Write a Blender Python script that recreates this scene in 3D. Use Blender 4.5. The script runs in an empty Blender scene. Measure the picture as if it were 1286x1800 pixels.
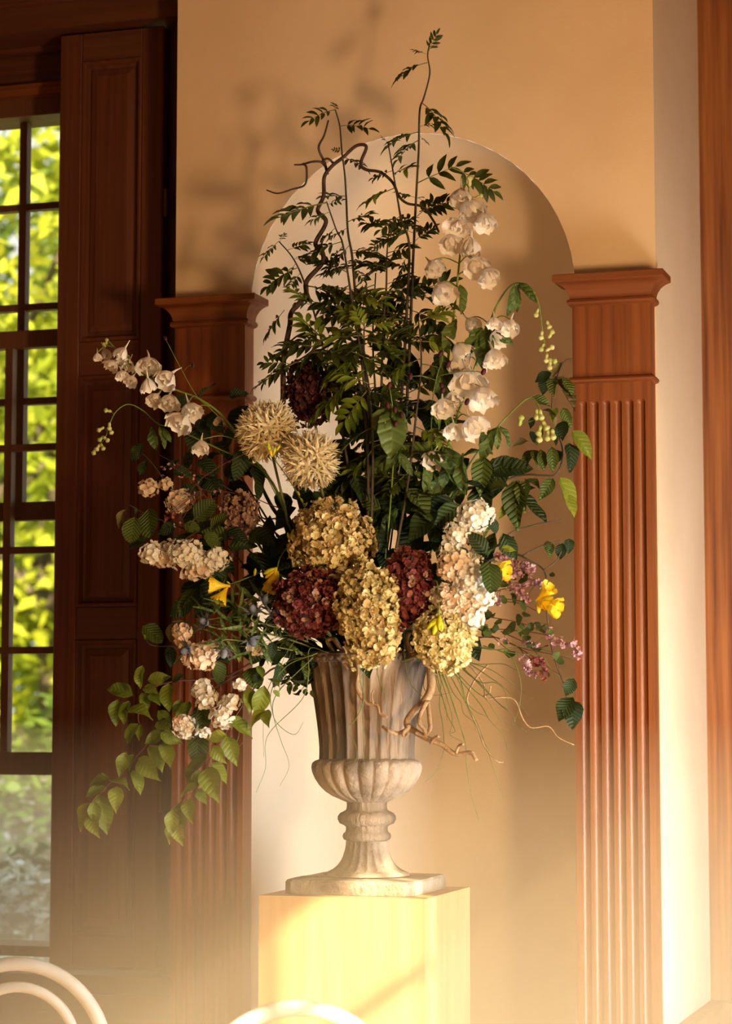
import bpy, math, random
from mathutils import Vector, Matrix, noise

V = Vector
R = math.radians
random.seed(7)
scene = bpy.context.scene
col = scene.collection

# ------------------------------------------------------------------ camera
FPX = 4000.0                       # focal length in pixels of the 1286 x 1800 frame
YAW, PITCH, EYE = R(17.4), R(5.3), 1.45
CAM = V((1.697, -5.807, EYE))
c_fw = V((-math.sin(YAW) * math.cos(PITCH), math.cos(YAW) * math.cos(PITCH), math.sin(PITCH)))
c_rt = V((math.cos(YAW), math.sin(YAW), 0))
c_up = c_rt.cross(c_fw)
cam_d = bpy.data.cameras.new('camera')
cam = bpy.data.objects.new('camera', cam_d)
col.objects.link(cam)
cam.matrix_world = Matrix.Translation(CAM) @ Matrix((c_rt, c_up, -c_fw)).transposed().to_4x4()
cam_d.sensor_fit = 'VERTICAL'
cam_d.sensor_height = 36.0
cam_d.sensor_width = 36.0 * 1286 / 1800
cam_d.lens = FPX * 36.0 / 1800
cam_d.clip_start, cam_d.clip_end = 0.05, 200
cam_d.dof.use_dof = True
cam_d.dof.focus_distance = 5.75
cam_d.dof.aperture_fstop = 3.2
scene.camera = cam

# ------------------------------------------------------------------ world, sun, daylight through the windows
world = bpy.data.worlds.new('sky')
scene.world = world
world.use_nodes = True
wn = world.node_tree
wn.nodes['Background'].inputs['Color'].default_value = (1.0, 0.97, 0.9, 1)
wn.nodes['Background'].inputs['Strength'].default_value = 1.3

SUN_D = V((-1.0, 0.8, -0.7)).normalized()
sun_d = bpy.data.lights.new('sun', 'SUN')
sun_d.energy = 22.0
sun_d.color = (1.0, 0.80, 0.52)
sun_d.angle = R(0.9)
sun = bpy.data.objects.new('sun', sun_d)
col.objects.link(sun)
sun.rotation_euler = SUN_D.to_track_quat('-Z', 'Y').to_euler()
sun.location = (6, -5, 6)


def area(name, loc, target, sx, sy, power, color, spread=180):
    d = bpy.data.lights.new(name, 'AREA')
    d.shape = 'RECTANGLE'
    d.size, d.size_y = sx, sy
    d.energy, d.color = power, color
    d.spread = R(spread)
    o = bpy.data.objects.new(name, d)
    col.objects.link(o)
    o.location = loc
    o.rotation_euler = (V(target) - V(loc)).to_track_quat('-Z', 'Y').to_euler()
    return o


# daylight of the tall side window, a lamp added for bay daylight before solid wall, and an added warm fill behind the viewer
area('daylight_side_window', (2.15, -2.75, 1.7), (0, 0, 2.3), 0.24, 0.42, 74, (1.0, 0.67, 0.35))
area('daylight_bay_lamp', (2.05, -1.1, 0.8), (0.0, 0.2, 1.0), 0.8, 0.9, 42, (1.0, 0.98, 0.95), 108)
area('fill_hall', (-1.2, -7.7, 2.3), (0, 0, 2.0), 2.4, 1.8, 20, (1.0, 0.62, 0.3))

vs = scene.view_settings
vs.view_transform = 'Standard'
vs.look = 'None'
vs.exposure = 0.1
vs.gamma = 1.0
vs.use_curve_mapping = False
scene.cycles.use_denoising = True
scene.cycles.max_bounces = 7
scene.cycles.diffuse_bounces = 4
scene.cycles.transparent_max_bounces = 16
scene.cycles.sample_clamp_indirect = 6.0
scene.cycles.caustics_reflective = False
scene.cycles.caustics_refractive = False


# ------------------------------------------------------------------ helpers
def ray(x, y):
    return c_fw + c_rt * ((x - 643) / FPX) - c_up * ((y - 900) / FPX)


def at(x, y, Y=0.0):
    """the point of the photograph's pixel (x, y) at depth Y behind the wall's face"""
    q = ray(x, y)
    return CAM + q * ((Y - CAM.y) / q.y)


def at_z(x, y, Z):
    q = ray(x, y)
    return CAM + q * ((Z - CAM.z) / q.z)


def nt(m):
    m.use_nodes = True
    return m.node_tree, m.node_tree.nodes, m.node_tree.links


MATS = {}


def mat(name, c1, c2=None, rough=0.7, scale=8.0, stretch=(1, 1, 1), vary=0.0, translucent=0.0, bump=0.0, bscale=None,
        metal=0.0, coat=0.0, lo=0.35, hi=0.65, detail=4.0, spec=0.4, c3=None):
    """procedural material: two or three colours mixed by noise, some hue and value change from object to object"""
    m = bpy.data.materials.new(name)
    t, N, L = nt(m)
    p = N['Principled BSDF']
    p.inputs['Roughness'].default_value = rough
    p.inputs['Metallic'].default_value = metal
    p.inputs['Coat Weight'].default_value = coat
    p.inputs['Specular IOR Level'].default_value = spec
    tc = N.new('ShaderNodeTexCoord')
    mp = N.new('ShaderNodeMapping')
    mp.inputs['Scale'].default_value = stretch
    L.new(tc.outputs['Object'], mp.inputs['Vector'])
    nz = N.new('ShaderNodeTexNoise')
    nz.inputs['Scale'].default_value = scale
    nz.inputs['Detail'].default_value = detail
    L.new(mp.outputs['Vector'], nz.inputs['Vector'])
    cr = N.new('ShaderNodeValToRGB')
    cr.color_ramp.elements[0].position = lo
    cr.color_ramp.elements[1].position = hi
    cr.color_ramp.elements[0].color = (*c1, 1)
    cr.color_ramp.elements[1].color = (*(c2 or c1), 1)
    if c3:
        e = cr.color_ramp.elements.new((lo + hi) / 2)
        e.color = (*c3, 1)
    L.new(nz.outputs['Fac'], cr.inputs['Fac'])
    out = cr.outputs['Color']
    if vary:
        oi = N.new('ShaderNodeObjectInfo')
        hs = N.new('ShaderNodeHueSaturation')
        mr = N.new('ShaderNodeMapRange')
        mr.inputs['To Min'].default_value = 1 - vary
        mr.inputs['To Max'].default_value = 1 + vary
        L.new(oi.outputs['Random'], mr.inputs['Value'])
        L.new(mr.outputs['Result'], hs.inputs['Value'])
        mr2 = N.new('ShaderNodeMapRange')
        mr2.inputs['To Min'].default_value = 0.5 + vary * 0.06
        mr2.inputs['To Max'].default_value = 0.5 - vary * 0.06
        L.new(oi.outputs['Random'], mr2.inputs['Value'])
        L.new(mr2.outputs['Result'], hs.inputs['Hue'])
        L.new(out, hs.inputs['Color'])
        out = hs.outputs['Color']
    L.new(out, p.inputs['Base Color'])
    if bump:
        bn = N.new('ShaderNodeTexNoise')
        bn.inputs['Scale'].default_value = bscale or scale * 4
        bn.inputs['Detail'].default_value = 5
        L.new(mp.outputs['Vector'], bn.inputs['Vector'])
        b = N.new('ShaderNodeBump')
        b.inputs['Strength'].default_value = bump
        b.inputs['Distance'].default_value = 0.01
        L.new(bn.outputs['Fac'], b.inputs['Height'])
        L.new(b.outputs['Normal'], p.inputs['Normal'])
    if translucent:
        tr = N.new('ShaderNodeBsdfTranslucent')
        L.new(out, tr.inputs['Color'])
        mx = N.new('ShaderNodeMixShader')
        mx.inputs['Fac'].default_value = translucent
        L.new(p.outputs['BSDF'], mx.inputs[1])
        L.new(tr.outputs['BSDF'], mx.inputs[2])
        L.new(mx.outputs['Shader'], N['Material Output'].inputs['Surface'])
    MATS[name] = m
    return m


def wood(name, dark, light, rough=0.42, along='z', scale=1.0):
    s = {'z': (55, 55, 1.6), 'x': (1.6, 55, 55), 'y': (55, 1.6, 55)}[along]
    return mat(name, dark, light, rough=rough, scale=scale, stretch=s, vary=0.06, bump=0.12, bscale=2.0, lo=0.25, hi=0.78, detail=7)


class MB:
    """collects faces; build() links them as one mesh object"""

    def __init__(self):
        self.v, self.f = [], []

    def add(self, vs, fs):
        n = len(self.v)
        self.v += [tuple(v) for v in vs]
        self.f += [tuple(i + n for i in f) for f in fs]
        return self

    def box(self, x0, x1, y0, y1, z0, z1):
        vs = [(x, y, z) for z in (z0, z1) for y in (y0, y1) for x in (x0, x1)]
        return self.add(vs, [(0, 2, 3, 1), (4, 5, 7, 6), (0, 1, 5, 4), (2, 6, 7, 3), (0, 4, 6, 2), (1, 3, 7, 5)])

    def bbox(self, x0, x1, y0, y1, z0, z1, b=0.003):
        """box with chamfered edges along z and on the front (-y) side"""
        prof = [(x0, y1), (x0, y0 + b), (x0 + b, y0), (x1 - b, y0), (x1, y0 + b), (x1, y1)]
        vs, fs, n = [], [], len(prof)
        for z, k in ((z0, b), (z0 + b, 0), (z1 - b, 0), (z1, b)):
            for (x, y) in prof:
                cx = min(max(x, x0 + k), x1 - k)
                vs.append((cx, max(y, y0 + k), z))
        for r in range(3):
            for i in range(n):
                j = (i + 1) % n
                fs.append((r * n + i, r * n + j, r * n + n + j, r * n + n + i))
        fs.append(tuple(range(n))[::-1])
        fs.append(tuple(range(3 * n, 4 * n)))
        return self.add(vs, fs)

    def tube(self, pts, rad, n=6, cap=True):
        pts = [V(p) for p in pts]
        m = len(pts)
        if not hasattr(rad, '__len__'):
            rad = [rad] * m
        vs, fs = [], []
        t0 = (pts[1] - pts[0]).normalized()
        a = V((0, 0, 1)) if abs(t0.z) < 0.9 else V((1, 0, 0))
        u = t0.cross(a).normalized()
        for i, p in enumerate(pts):
            t = (pts[min(i + 1, m - 1)] - pts[max(i - 1, 0)])
            t = t.normalized() if t.length > 1e-9 else t0
            u = (u - t * u.dot(t))
            u = u.normalized() if u.length > 1e-6 else t.orthogonal().normalized()
            w = t.cross(u)
            for k in range(n):
                g = 2 * math.pi * k / n
                vs.append(p + (u * math.cos(g) + w * math.sin(g)) * rad[i])
        for i in range(m - 1):
            for k in range(n):
                l = (k + 1) % n
                fs.append((i * n + k, i * n + l, i * n + n + l, i * n + n + k))
        if cap:
            fs.append(tuple(range(n))[::-1])
            fs.append(tuple(range((m - 1) * n, m * n)))
        return self.add(vs, fs)

    def lathe(self, prof, n=48, fn=None, c=(0, 0), cap=True):
        """prof: (radius, z); fn(angle, i) scales the radius"""
        vs, fs = [], []
        for i, (r, z) in enumerate(prof):
            for k in range(n):
                g = 2 * math.pi * k / n
                q = r * (fn(g, i) if fn else 1)
                vs.append((c[0] + q * math.cos(g), c[1] + q * math.sin(g), z))
        for i in range(len(prof) - 1):
            for k in range(n):
                l = (k + 1) % n
                fs.append((i * n + k, i * n + l, i * n + n + l, i * n + n + k))
        if cap:
            fs.append(tuple(range(n))[::-1])
            fs.append(tuple(range((len(prof) - 1) * n, len(prof) * n)))
        return self.add(vs, fs)

    def ball(self, c, r, n=8, m=6, sq=(1, 1, 1)):
        c = V(c)
        vs = [c + V((0, 0, -r * sq[2]))]
        for i in range(1, m):
            e = -math.pi / 2 + math.pi * i / m
            for k in range(n):
                g = 2 * math.pi * k / n
                vs.append(c + V((r * sq[0] * math.cos(e) * math.cos(g), r * sq[1] * math.cos(e) * math.sin(g), r * sq[2] * math.sin(e))))
        vs.append(c + V((0, 0, r * sq[2])))
        fs = [(0, 1 + (k + 1) % n, 1 + k) for k in range(n)]
        for i in range(m - 2):
            for k in range(n):
                l = (k + 1) % n
                fs.append((1 + i * n + k, 1 + i * n + l, 1 + i * n + n + l, 1 + i * n + n + k))
        last = len(vs) - 1
        fs += [(last, 1 + (m - 2) * n + k, 1 + (m - 2) * n + (k + 1) % n) for k in range(n)]
        return self.add(vs, fs)

    def mesh(self, name, material, smooth=False, origin=None):
        me = bpy.data.meshes.new(name)
        o = origin or (0, 0, 0)
        me.from_pydata([(v[0] - o[0], v[1] - o[1], v[2] - o[2]) for v in self.v], [], self.f)
        if material:
            me.materials.append(MATS[material] if isinstance(material, str) else material)
        if smooth:
            me.polygons.foreach_set('use_smooth', [True] * len(me.polygons))
            if smooth != True:
                me.set_sharp_from_angle(angle=R(smooth))
        me.update()
        return me

    def build(self, name, material, parent=None, smooth=False, base=None):
        """one mesh object; verts are in world space, the origin goes to the parent's base"""
        org = V((0, 0, 0))
        if parent is not None:
            org = world_loc(parent)
        elif base is not None:
            org = V(base)
        me = self.mesh(name, material, smooth, org)
        o = bpy.data.objects.new(name, me)
        col.objects.link(o)
        if parent is not None:
            o.parent = parent
        else:
            o.location = org
        return o


def world_loc(o):
    p = V((0, 0, 0))
    while o is not None:
        p = p + o.location
        o = o.parent
    return p


def tag(o, label=None, cat=None, group=None, kind=None):
    for k, v in (('label', label), ('category', cat), ('group', group), ('kind', kind)):
        if v:
            o[k] = v
    return o


def thing(name, loc, label, cat, group=None):
    o = bpy.data.objects.new(name, None)
    o.empty_display_size = 0.02
    col.objects.link(o)
    o.location = loc
    return tag(o, label, cat, group)


def inst(name, me, parent, M):
    """a part that shares mesh data; M is its matrix in the parent's space"""
    o = bpy.data.objects.new(name, me)
    col.objects.link(o)
    o.parent = parent
    o.matrix_basis = M
    return o


def struct(name, mb, material, smooth=False, parent=None):
    o = mb.build(name, material, parent, smooth)
    if parent is None:
        o['kind'] = 'structure'
    return o


def spline(pts, per=6):
    """Catmull-Rom through the points (any dimension as tuples)"""
    pts = [tuple(p) for p in pts]
    if len(pts) < 3:
        return [V(p) for p in pts]
    out = []
    q = [tuple(2 * a - b for a, b in zip(pts[0], pts[1]))] + pts + [tuple(2 * a - b for a, b in zip(pts[-1], pts[-2]))]
    for i in range(1, len(q) - 2):
        for k in range(per):
            t = k / per
            out.append(V([0.5 * (2 * b + (c - a) * t + (2 * a - 5 * b + 4 * c - d) * t * t + (3 * b - a - 3 * c + d) * t ** 3)
                          for a, b, c, d in zip(q[i - 1], q[i], q[i + 1], q[i + 2])]))
    out.append(V(pts[-1]))
    return out


# ------------------------------------------------------------------ materials of the setting
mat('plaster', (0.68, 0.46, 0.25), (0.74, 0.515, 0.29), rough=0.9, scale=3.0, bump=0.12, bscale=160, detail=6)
mat('plaster_lit', (0.70, 0.535, 0.345), (0.75, 0.585, 0.39), rough=0.9, scale=3.0, bump=0.1, bscale=160, detail=6)  # same plaster in a paler copy, strong daylight painted into the colour
mat('plaster_room', (0.17, 0.065, 0.018), (0.20, 0.078, 0.022), rough=0.9, scale=2.0)
wood('wood_pilaster', (0.11, 0.025, 0.005), (0.26, 0.073, 0.015))
wood('wood_shutter', (0.066, 0.017, 0.006), (0.125, 0.036, 0.012), rough=0.5)
wood('wood_shutter_rail', (0.066, 0.017, 0.006), (0.125, 0.036, 0.012), rough=0.5, along='x')
wood('wood_sash', (0.09, 0.032, 0.014), (0.14, 0.052, 0.022), rough=0.5)
wood('wood_casing', (0.085, 0.02, 0.004), (0.40, 0.15, 0.036), rough=0.5)
wood('wood_floor', (0.32, 0.14, 0.035), (0.42, 0.19, 0.052), rough=0.5, along='y')
m_glass = bpy.data.materials.new('glass_pane')
t_, N_, L_ = nt(m_glass)
g1 = N_.new('ShaderNodeBsdfTransparent')
g1.inputs['Color'].default_value = (0.96, 0.98, 0.95, 1)
g2 = N_.new('ShaderNodeBsdfGlossy')
g2.inputs['Roughness'].default_value = 0.03
gm = N_.new('ShaderNodeMixShader')
gm.inputs['Fac'].default_value = 0.05
L_.new(g1.outputs[0], gm.inputs[1])
L_.new(g2.outputs[0], gm.inputs[2])
L_.new(gm.outputs[0], N_['Material Output'].inputs['Surface'])
MATS['glass_pane'] = m_glass

# ------------------------------------------------------------------ the wall with its arched niche
XL, XR, CEIL = -0.678, 0.668, 3.95
NR, NZ, ND = 0.455, 2.586, 0.43          # niche radius, springing height, depth
mb = MB()
NA = 48
ring = [(-NR, 0.0)] + [(-NR * math.cos(math.pi * k / NA), NZ + NR * math.sin(math.pi * k / NA)) for k in range(NA + 1)] + [(NR, 0.0)]
outer = []
for (x, z) in ring:
    if z <= NZ + 1e-6:
        outer.append((XL if x < 0 else XR, z))
    else:
        g = math.atan2(z - NZ, x)
        k = min((XR if x > 0 else -XL) / max(abs(math.cos(g)), 1e-6), (CEIL - NZ) / math.sin(g))
        outer.append((k * math.cos(g), NZ + k * math.sin(g)))
n = len(ring)
mb.add([(x, 0, z) for x, z in ring] + [(x, 0, z) for x, z in outer],
       [(i, i + 1, n + i + 1, n + i) for i in range(n - 1)])
mb.add([(XL, 0, CEIL), (outer[1 + NA // 4][0], 0, CEIL)], [])
# corner fillers above the fan, and the returns of the wall's two ends
for s, X in ((-1, XL), (1, XR)):
    g = math.atan2(CEIL - NZ, abs(X))
    pts = [o for o in outer if (o[0] < 0) == (s < 0) or abs(o[0]) < 1e-6]
    side = [o for o in pts if abs(abs(o[0]) - abs(X)) < 1e-6]
    topp = [o for o in pts if abs(o[1] - CEIL) < 1e-6]
    a = max(side, key=lambda o: o[1])
    b = max(topp, key=lambda o: abs(o[0]))
    mb.add([(a[0], 0, a[1]), (X, 0, CEIL), (b[0], 0, b[1])], [(0, 1, 2)])
struct('wall_back', mb, 'plaster')
struct('wall_return_right', MB().box(XR - 0.03, XR, 0.0005, 0.75, 0, CEIL), 'plaster_lit')
struct('wall_return_left', MB().box(XL, XL + 0.03, 0.0005, 0.42, 0, CEIL), 'plaster')

mb = MB()
NV = 14
vs, fs = [], []
rows = [(1.0, 0.0, 0.0), (1.0, 0.0, NZ)]
for j in range(1, NV + 1):
    e = math.pi / 2 * j / NV
    rows.append((math.cos(e), math.sin(e), None))
for (cr_, sr_, z) in rows:
    for k in range(NA + 1):
        g = math.pi * k / NA
        x, y = -NR * math.cos(g), ND * math.sin(g)
        if z is None:
            vs.append((x * cr_, y * cr_, NZ + NR * sr_))
        else:
            vs.append((x, y, z))
# the half dome is the quarter of an ellipsoid whose rim is the arch
vs = vs[:2 * (NA + 1)]
for j in range(1, NV + 1):
    e = math.pi / 2 * j / NV
    for k in range(NA + 1):
        g = math.pi * k / NA
        vs.append((-NR * math.cos(g) * math.cos(e), ND * math.sin(g) * math.cos(e), NZ + NR * math.sin(e)))
for r in range(len(rows) - 1):
    for k in range(NA):
        a = r * (NA + 1) + k
        fs.append((a, a + NA + 1, a + NA + 2, a + 1))
mb.add(vs, fs)
struct('wall_niche', mb, 'plaster_lit', smooth=True)

# the room around it
struct('floor', MB().box(-3.2, 2.42, -8.0, 0.9, -0.1, 0.0), 'wood_floor')
struct('ceiling', MB().box(-3.2, 2.42, -8.0, 0.9, CEIL, CEIL + 0.1), 'plaster_room')
struct('wall_left', MB().box(-3.3, -3.2, -8.0, 0.9, 0, CEIL), 'plaster_room')
struct('wall_front', MB().box(-3.3, 2.42, -8.1, -8.0, 0, CEIL), 'plaster_room')
# sunny side wall with its window opening (outside the frame)
WY0, WY1, WZ0, WZ1, WX = -4.8, -2.18, 0.35, 2.76, 2.3
mb = MB()
mb.box(WX, WX + 0.12, -8.0, WY0, 0, CEIL)
mb.box(WX, WX + 0.12, WY1, 0.9, 0, CEIL)
mb.box(WX, WX + 0.12, WY0, WY1, 0, WZ0)
mb.box(WX, WX + 0.12, WY0, WY1, WZ1, CEIL)
struct('wall_right', mb, 'plaster_room')
w2 = struct('window_2', MB().box(WX + 0.03, WX + 0.07, WY0, WY0 + 0.05, WZ0, WZ1).box(WX + 0.03, WX + 0.07, WY0, WY1, WZ0, WZ0 + 0.06), 'wood_sash')
for k in range(8):
    y = -2.285 - k * 0.33
    w2b = MB().box(WX + 0.03, WX + 0.06, y - 0.014, y + 0.014, WZ0, WZ1).build('muntin', 'wood_sash', w2)
for k in (1, 3):
    z = WZ1 - k * 0.385
    MB().box(WX + 0.03, WX + 0.06, WY0, WY1, z - 0.014, z + 0.014).build('muntin', 'wood_sash', w2)

w3 = struct('window_added', MB().box(WX - 0.03, WX, -1.60, -0.70, 0.24, 0.30).box(WX - 0.03, WX, -1.60, -0.70, 1.2, 1.26)  # unseen frame and pane added on the solid wall behind the bay lamp
            .box(WX - 0.03, WX, -1.60, -1.55, 0.30, 1.2).box(WX - 0.03, WX, -0.75, -0.70, 0.30, 1.2), 'wood_sash')
MB().box(WX - 0.012, WX - 0.006, -1.55, -0.75, 0.30, 1.2).build('pane', 'glass_pane', w3)

# wooden casing in the bay to the right of the niche, with its chair rail
struct('trim_1', MB().box(0.668, 2.3, 0.75, 0.79, 0.66, CEIL), 'wood_casing')
mb = MB()
mb.box(0.668, 0.70, 0.12, 0.75, 0.585, 0.65)
mb.box(0.668, 0.715, 0.12, 0.75, 0.65, 0.667)
mb.box(0.668, 2.3, 0.70, 0.75, 0.585, 0.65)
mb.box(0.668, 2.3, 0.685, 0.75, 0.65, 0.667)
struct('trim_2', mb, 'wood_casing')
struct('wall_bay', MB().box(0.668, 2.3, 0.74, 0.79, 0, 0.6), 'plaster')


# ------------------------------------------------------------------ fluted pilasters
def mould(mb, x0, x1, y0, yb, prof):
    """sweep a moulding profile (offset, z) round the three free sides of a pilaster"""
    vs, fs = [], []
    for (o, z) in prof:
        vs += [(x0 - o, yb, z), (x0 - o, y0 - o, z), (x1 + o, y0 - o, z), (x1 + o, yb, z)]
    for r in range(len(prof) - 1):
        for k in range(3):
            fs.append((r * 4 + k, r * 4 + k + 1, r * 4 + 4 + k + 1, r * 4 + 4 + k))
    e = (len(prof) - 1) * 4
    fs.append((e, e + 1, e + 2, e + 3))
    fs.append((3, 2, 1, 0))
    return mb.add(vs, fs)


def pilaster(x0, x1, label):
    t = thing('fluted_pilaster', ((x0 + x1) / 2, 0, 0), label, 'pilaster', 'pilasters beside the niche')
    y0, zt, ztf = -0.068, 2.545, 2.268
    # shaft front as a carved height field
    nf, w = 6, x1 - x0
    pitch = (w - 0.022) / nf
    r = pitch * 0.36
    xs = [x0]
    for k in range(nf):
        c = x0 + 0.011 + pitch * (k + 0.5)
        xs += [c + r * 1.001 * math.sin(-math.pi / 2 + math.pi * i / 10) for i in range(11)]
    xs.append(x1)
    zs = [0.0, 0.3] + [ztf] + [ztf + r * math.sin(math.pi / 2 * i / 6) for i in range(1, 7)] + [ztf + r * 1.02, zt]
    mb = MB()
    vs, fs = [], []
    for z in zs:
        for x in xs:
            k = min(range(nf), key=lambda q: abs(x - (x0 + 0.011 + pitch * (q + 0.5))))
            c = x0 + 0.011 + pitch * (k + 0.5)
            rho2 = (x - c) ** 2 + (max(0, z - ztf)) ** 2
            d = math.sqrt(max(0, r * r - rho2)) * 0.95 if z > 0.2 else 0
            vs.append((x, y0 + d, z))
    m = len(xs)
    for i in range(len(zs) - 1):
        for j in range(m - 1):
            fs.append((i * m + j, i * m + j + 1, i * m + m + j + 1, i * m + m + j))
    mb.add(vs, fs)
    mb.add([(x1, y0, 0), (x1, 0, 0), (x1, 0, zt), (x1, y0, zt)], [(0, 1, 2, 3)])
    mb.add([(x0, y0, 0), (x0, 0, 0), (x0, 0, zt), (x0, y0, zt)], [(3, 2, 1, 0)])
    mb.build('shaft', 'wood_pilaster', t, smooth=35)
    prof = [(-0.001, 2.528), (0.004, 2.53), (0.010, 2.533), (0.0125, 2.539), (0.010, 2.545), (0.0055, 2.547), (0.0055, 2.550),
            (0.0065, 2.557), (0.010, 2.566), (0.017, 2.576), (0.027, 2.584), (0.036, 2.588), (0.0415, 2.5895), (0.043, 2.591), (0.043, 2.606), (0.041, 2.608)]
    mould(MB(), x0, x1, y0, 0.0, prof).build('capital', 'wood_pilaster_x', t, smooth=40)
    prof = [(-0.001, 2.325), (0.003, 2.3265), (0.0085, 2.329), (0.0105, 2.334), (0.0085, 2.339), (0.005, 2.342), (-0.001, 2.3435)]
    mould(MB(), x0, x1, y0, 0.0, prof).build('neck_moulding', 'wood_pilaster_x', t, smooth=40)
    mould(MB(), x0, x1, y0, 0.0, [(0.014, 0), (0.014, 0.2), (0.006, 0.215), (0.004, 0.24), (-0.001, 0.245)]).build('plinth', 'wood_pilaster_x', t, smooth=40)
    return t


wood('wood_pilaster_x', (0.115, 0.027, 0.006), (0.22, 0.063, 0.014), along='x')
pilaster(-0.650, -0.446, 'fluted wooden pilaster between the shuttered window and the niche')
pilaster(0.460, 0.664, 'fluted wooden pilaster beside the bright plaster return of the bay')

# ------------------------------------------------------------------ shuttered sash window to the left of the niche
DW = 'wood_shutter_rail'
mb = MB()
mb.box(-2.6, XL, 0.10, 0.42, 3.468, CEIL)
struct('trim_3', mb, DW)
mb = MB()
for k, (y, z0, z1) in enumerate(((0.02, 3.60, 3.70), (0.045, 3.565, 3.60), (0.07, 3.548, 3.565), (0.085, 3.538, 3.548))):
    mb.box(-2.6, XL, y, 0.10, z0, z1)
struct('trim_4', mb, DW)
mb = MB()
z = [at(60, y, 0.27).z for y in (86, 93, 150, 156, 168)]
mb.box(-2.6, -0.9, 0.27, 0.42, z[1], 3.5)
mb.box(-2.6, -0.9, 0.285, 0.42, z[2], z[1])
mb.box(-2.6, -0.9, 0.25, 0.30, z[1] - 0.004, z[0])
struct('trim_5', mb, DW)
mb = MB()
mb.box(-2.6, -0.9, 0.25, 0.29, z[3], z[2])
mb.box(-2.6, -0.9, 0.262, 0.29, z[4], z[3])
struct('trim_6', mb, 'wood_pilaster_x')
struct('trim_7', MB().box(-0.80, XL, 0.215, 0.42, 0.0, 3.468).box(-0.745, XL - 0.001, 0.16, 0.215, 0.0, 3.468), 'wood_shutter')

YO, YI = 0.37, 0.32
win = struct('window_1', MB().box(-2.6, -0.8, 0.29, 0.42, at(60, 203, 0.29).z, z[4]).box(-0.96, -0.8, 0.29, 0.42, 0.5, 3.4)
             .box(-2.6, -2.42, 0.29, 0.42, 0.5, 3.4), 'wood_sash')


def sash(name, Y, xb, ytop0, ytop1, bars, ybot0, ybot1, sp):
    X0, X1 = -2.42, -0.96
    zt0, zt1 = at(60, ytop0, Y).z, at(60, ytop1, Y).z
    zb0, zb1 = at(60, ybot0, Y).z, at(60, ybot1, Y).z
    m = MB()
    m.box(X0, X1, Y - 0.018, Y + 0.018, zt1, zt0)
    m.box(X0, X1, Y - 0.018, Y + 0.018, zb1, zb0)
    m.box(X0, X0 + 0.05, Y - 0.017, Y + 0.017, zb0, zt1)
    m.box(X1 - 0.05, X1, Y - 0.017, Y + 0.017, zb0, zt1)
    s = m.build(name, 'wood_sash', win)
    zz = [zt1] + [at(60, y, Y).z for y in bars] + [zb0]
    xs = [xb + k * sp for k in range(-6, 6) if X0 + 0.1 < xb + k * sp < X1 - 0.1]
    for x in xs:
        MB().box(x - 0.012, x + 0.012, Y - 0.015, Y + 0.015, zb0, zt1).build('muntin', 'wood_sash', s)
    for q in zz[1:-1]:
        MB().box(X0 + 0.05, X1 - 0.05, Y - 0.0145, Y + 0.0145, q - 0.010, q + 0.010).build('muntin', 'wood_sash', s)
    xx = [X0 + 0.05] + xs + [X1 - 0.05]
    for i in range(len(xx) - 1):
        for j in range(len(zz) - 1):
            MB().box(xx[i], xx[i + 1], Y + 0.004, Y + 0.007, zz[j + 1], zz[j]).build('pane', 'glass_pane', s)


sash('upper_sash', YO, at(41, 545, YO).x, 180, 204, (365, 541, 706), 883, 915, 0.25)
sash('lower_sash', YI, at(18, 760, YI).x, 582, 612, (787, 967, 1143), 1322, 1362, 0.25)
mb = MB()
zs_ = at(60, 1660, 0.35).z
mb.box(-2.6, -0.8, 0.30, 0.46, zs_ - 0.03, zs_)
struct('trim_8', mb, 'wood_sash')
mb = MB()
mb.box(-2.6, XL, 0.13, 0.40, 0.70, 0.745)
mb.box(-2.6, XL, 0.10, 0.40, 0.64, 0.70)
struct('trim_9', mb, DW)
struct('wall_under_window', MB().box(-2.6, XL, 0.16, 0.42, 0, 0.64), 'wood_shutter')
struct('wall_side', MB().box(-3.2, -2.6, 0.0, 0.42, 0, CEIL), 'plaster')


def raised(mb, x0, x1, z0, z1, y, rings):
    vs, fs = [], []
    for (o, d) in rings:
        vs += [(x0 + o, y + d, z0 + o), (x1 - o, y + d, z0 + o), (x1 - o, y + d, z1 - o), (x0 + o, y + d, z1 - o)]
    for r in range(len(rings) - 1):
        for k in range(4):
            l = (k + 1) % 4
            fs.append((r * 4 + k, r * 4 + l, r * 4 + 4 + l, r * 4 + 4 + k))
    e = 4 * (len(rings) - 1)
    fs.append((e, e + 1, e + 2, e + 3))
    return mb.add(vs, fs)


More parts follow.
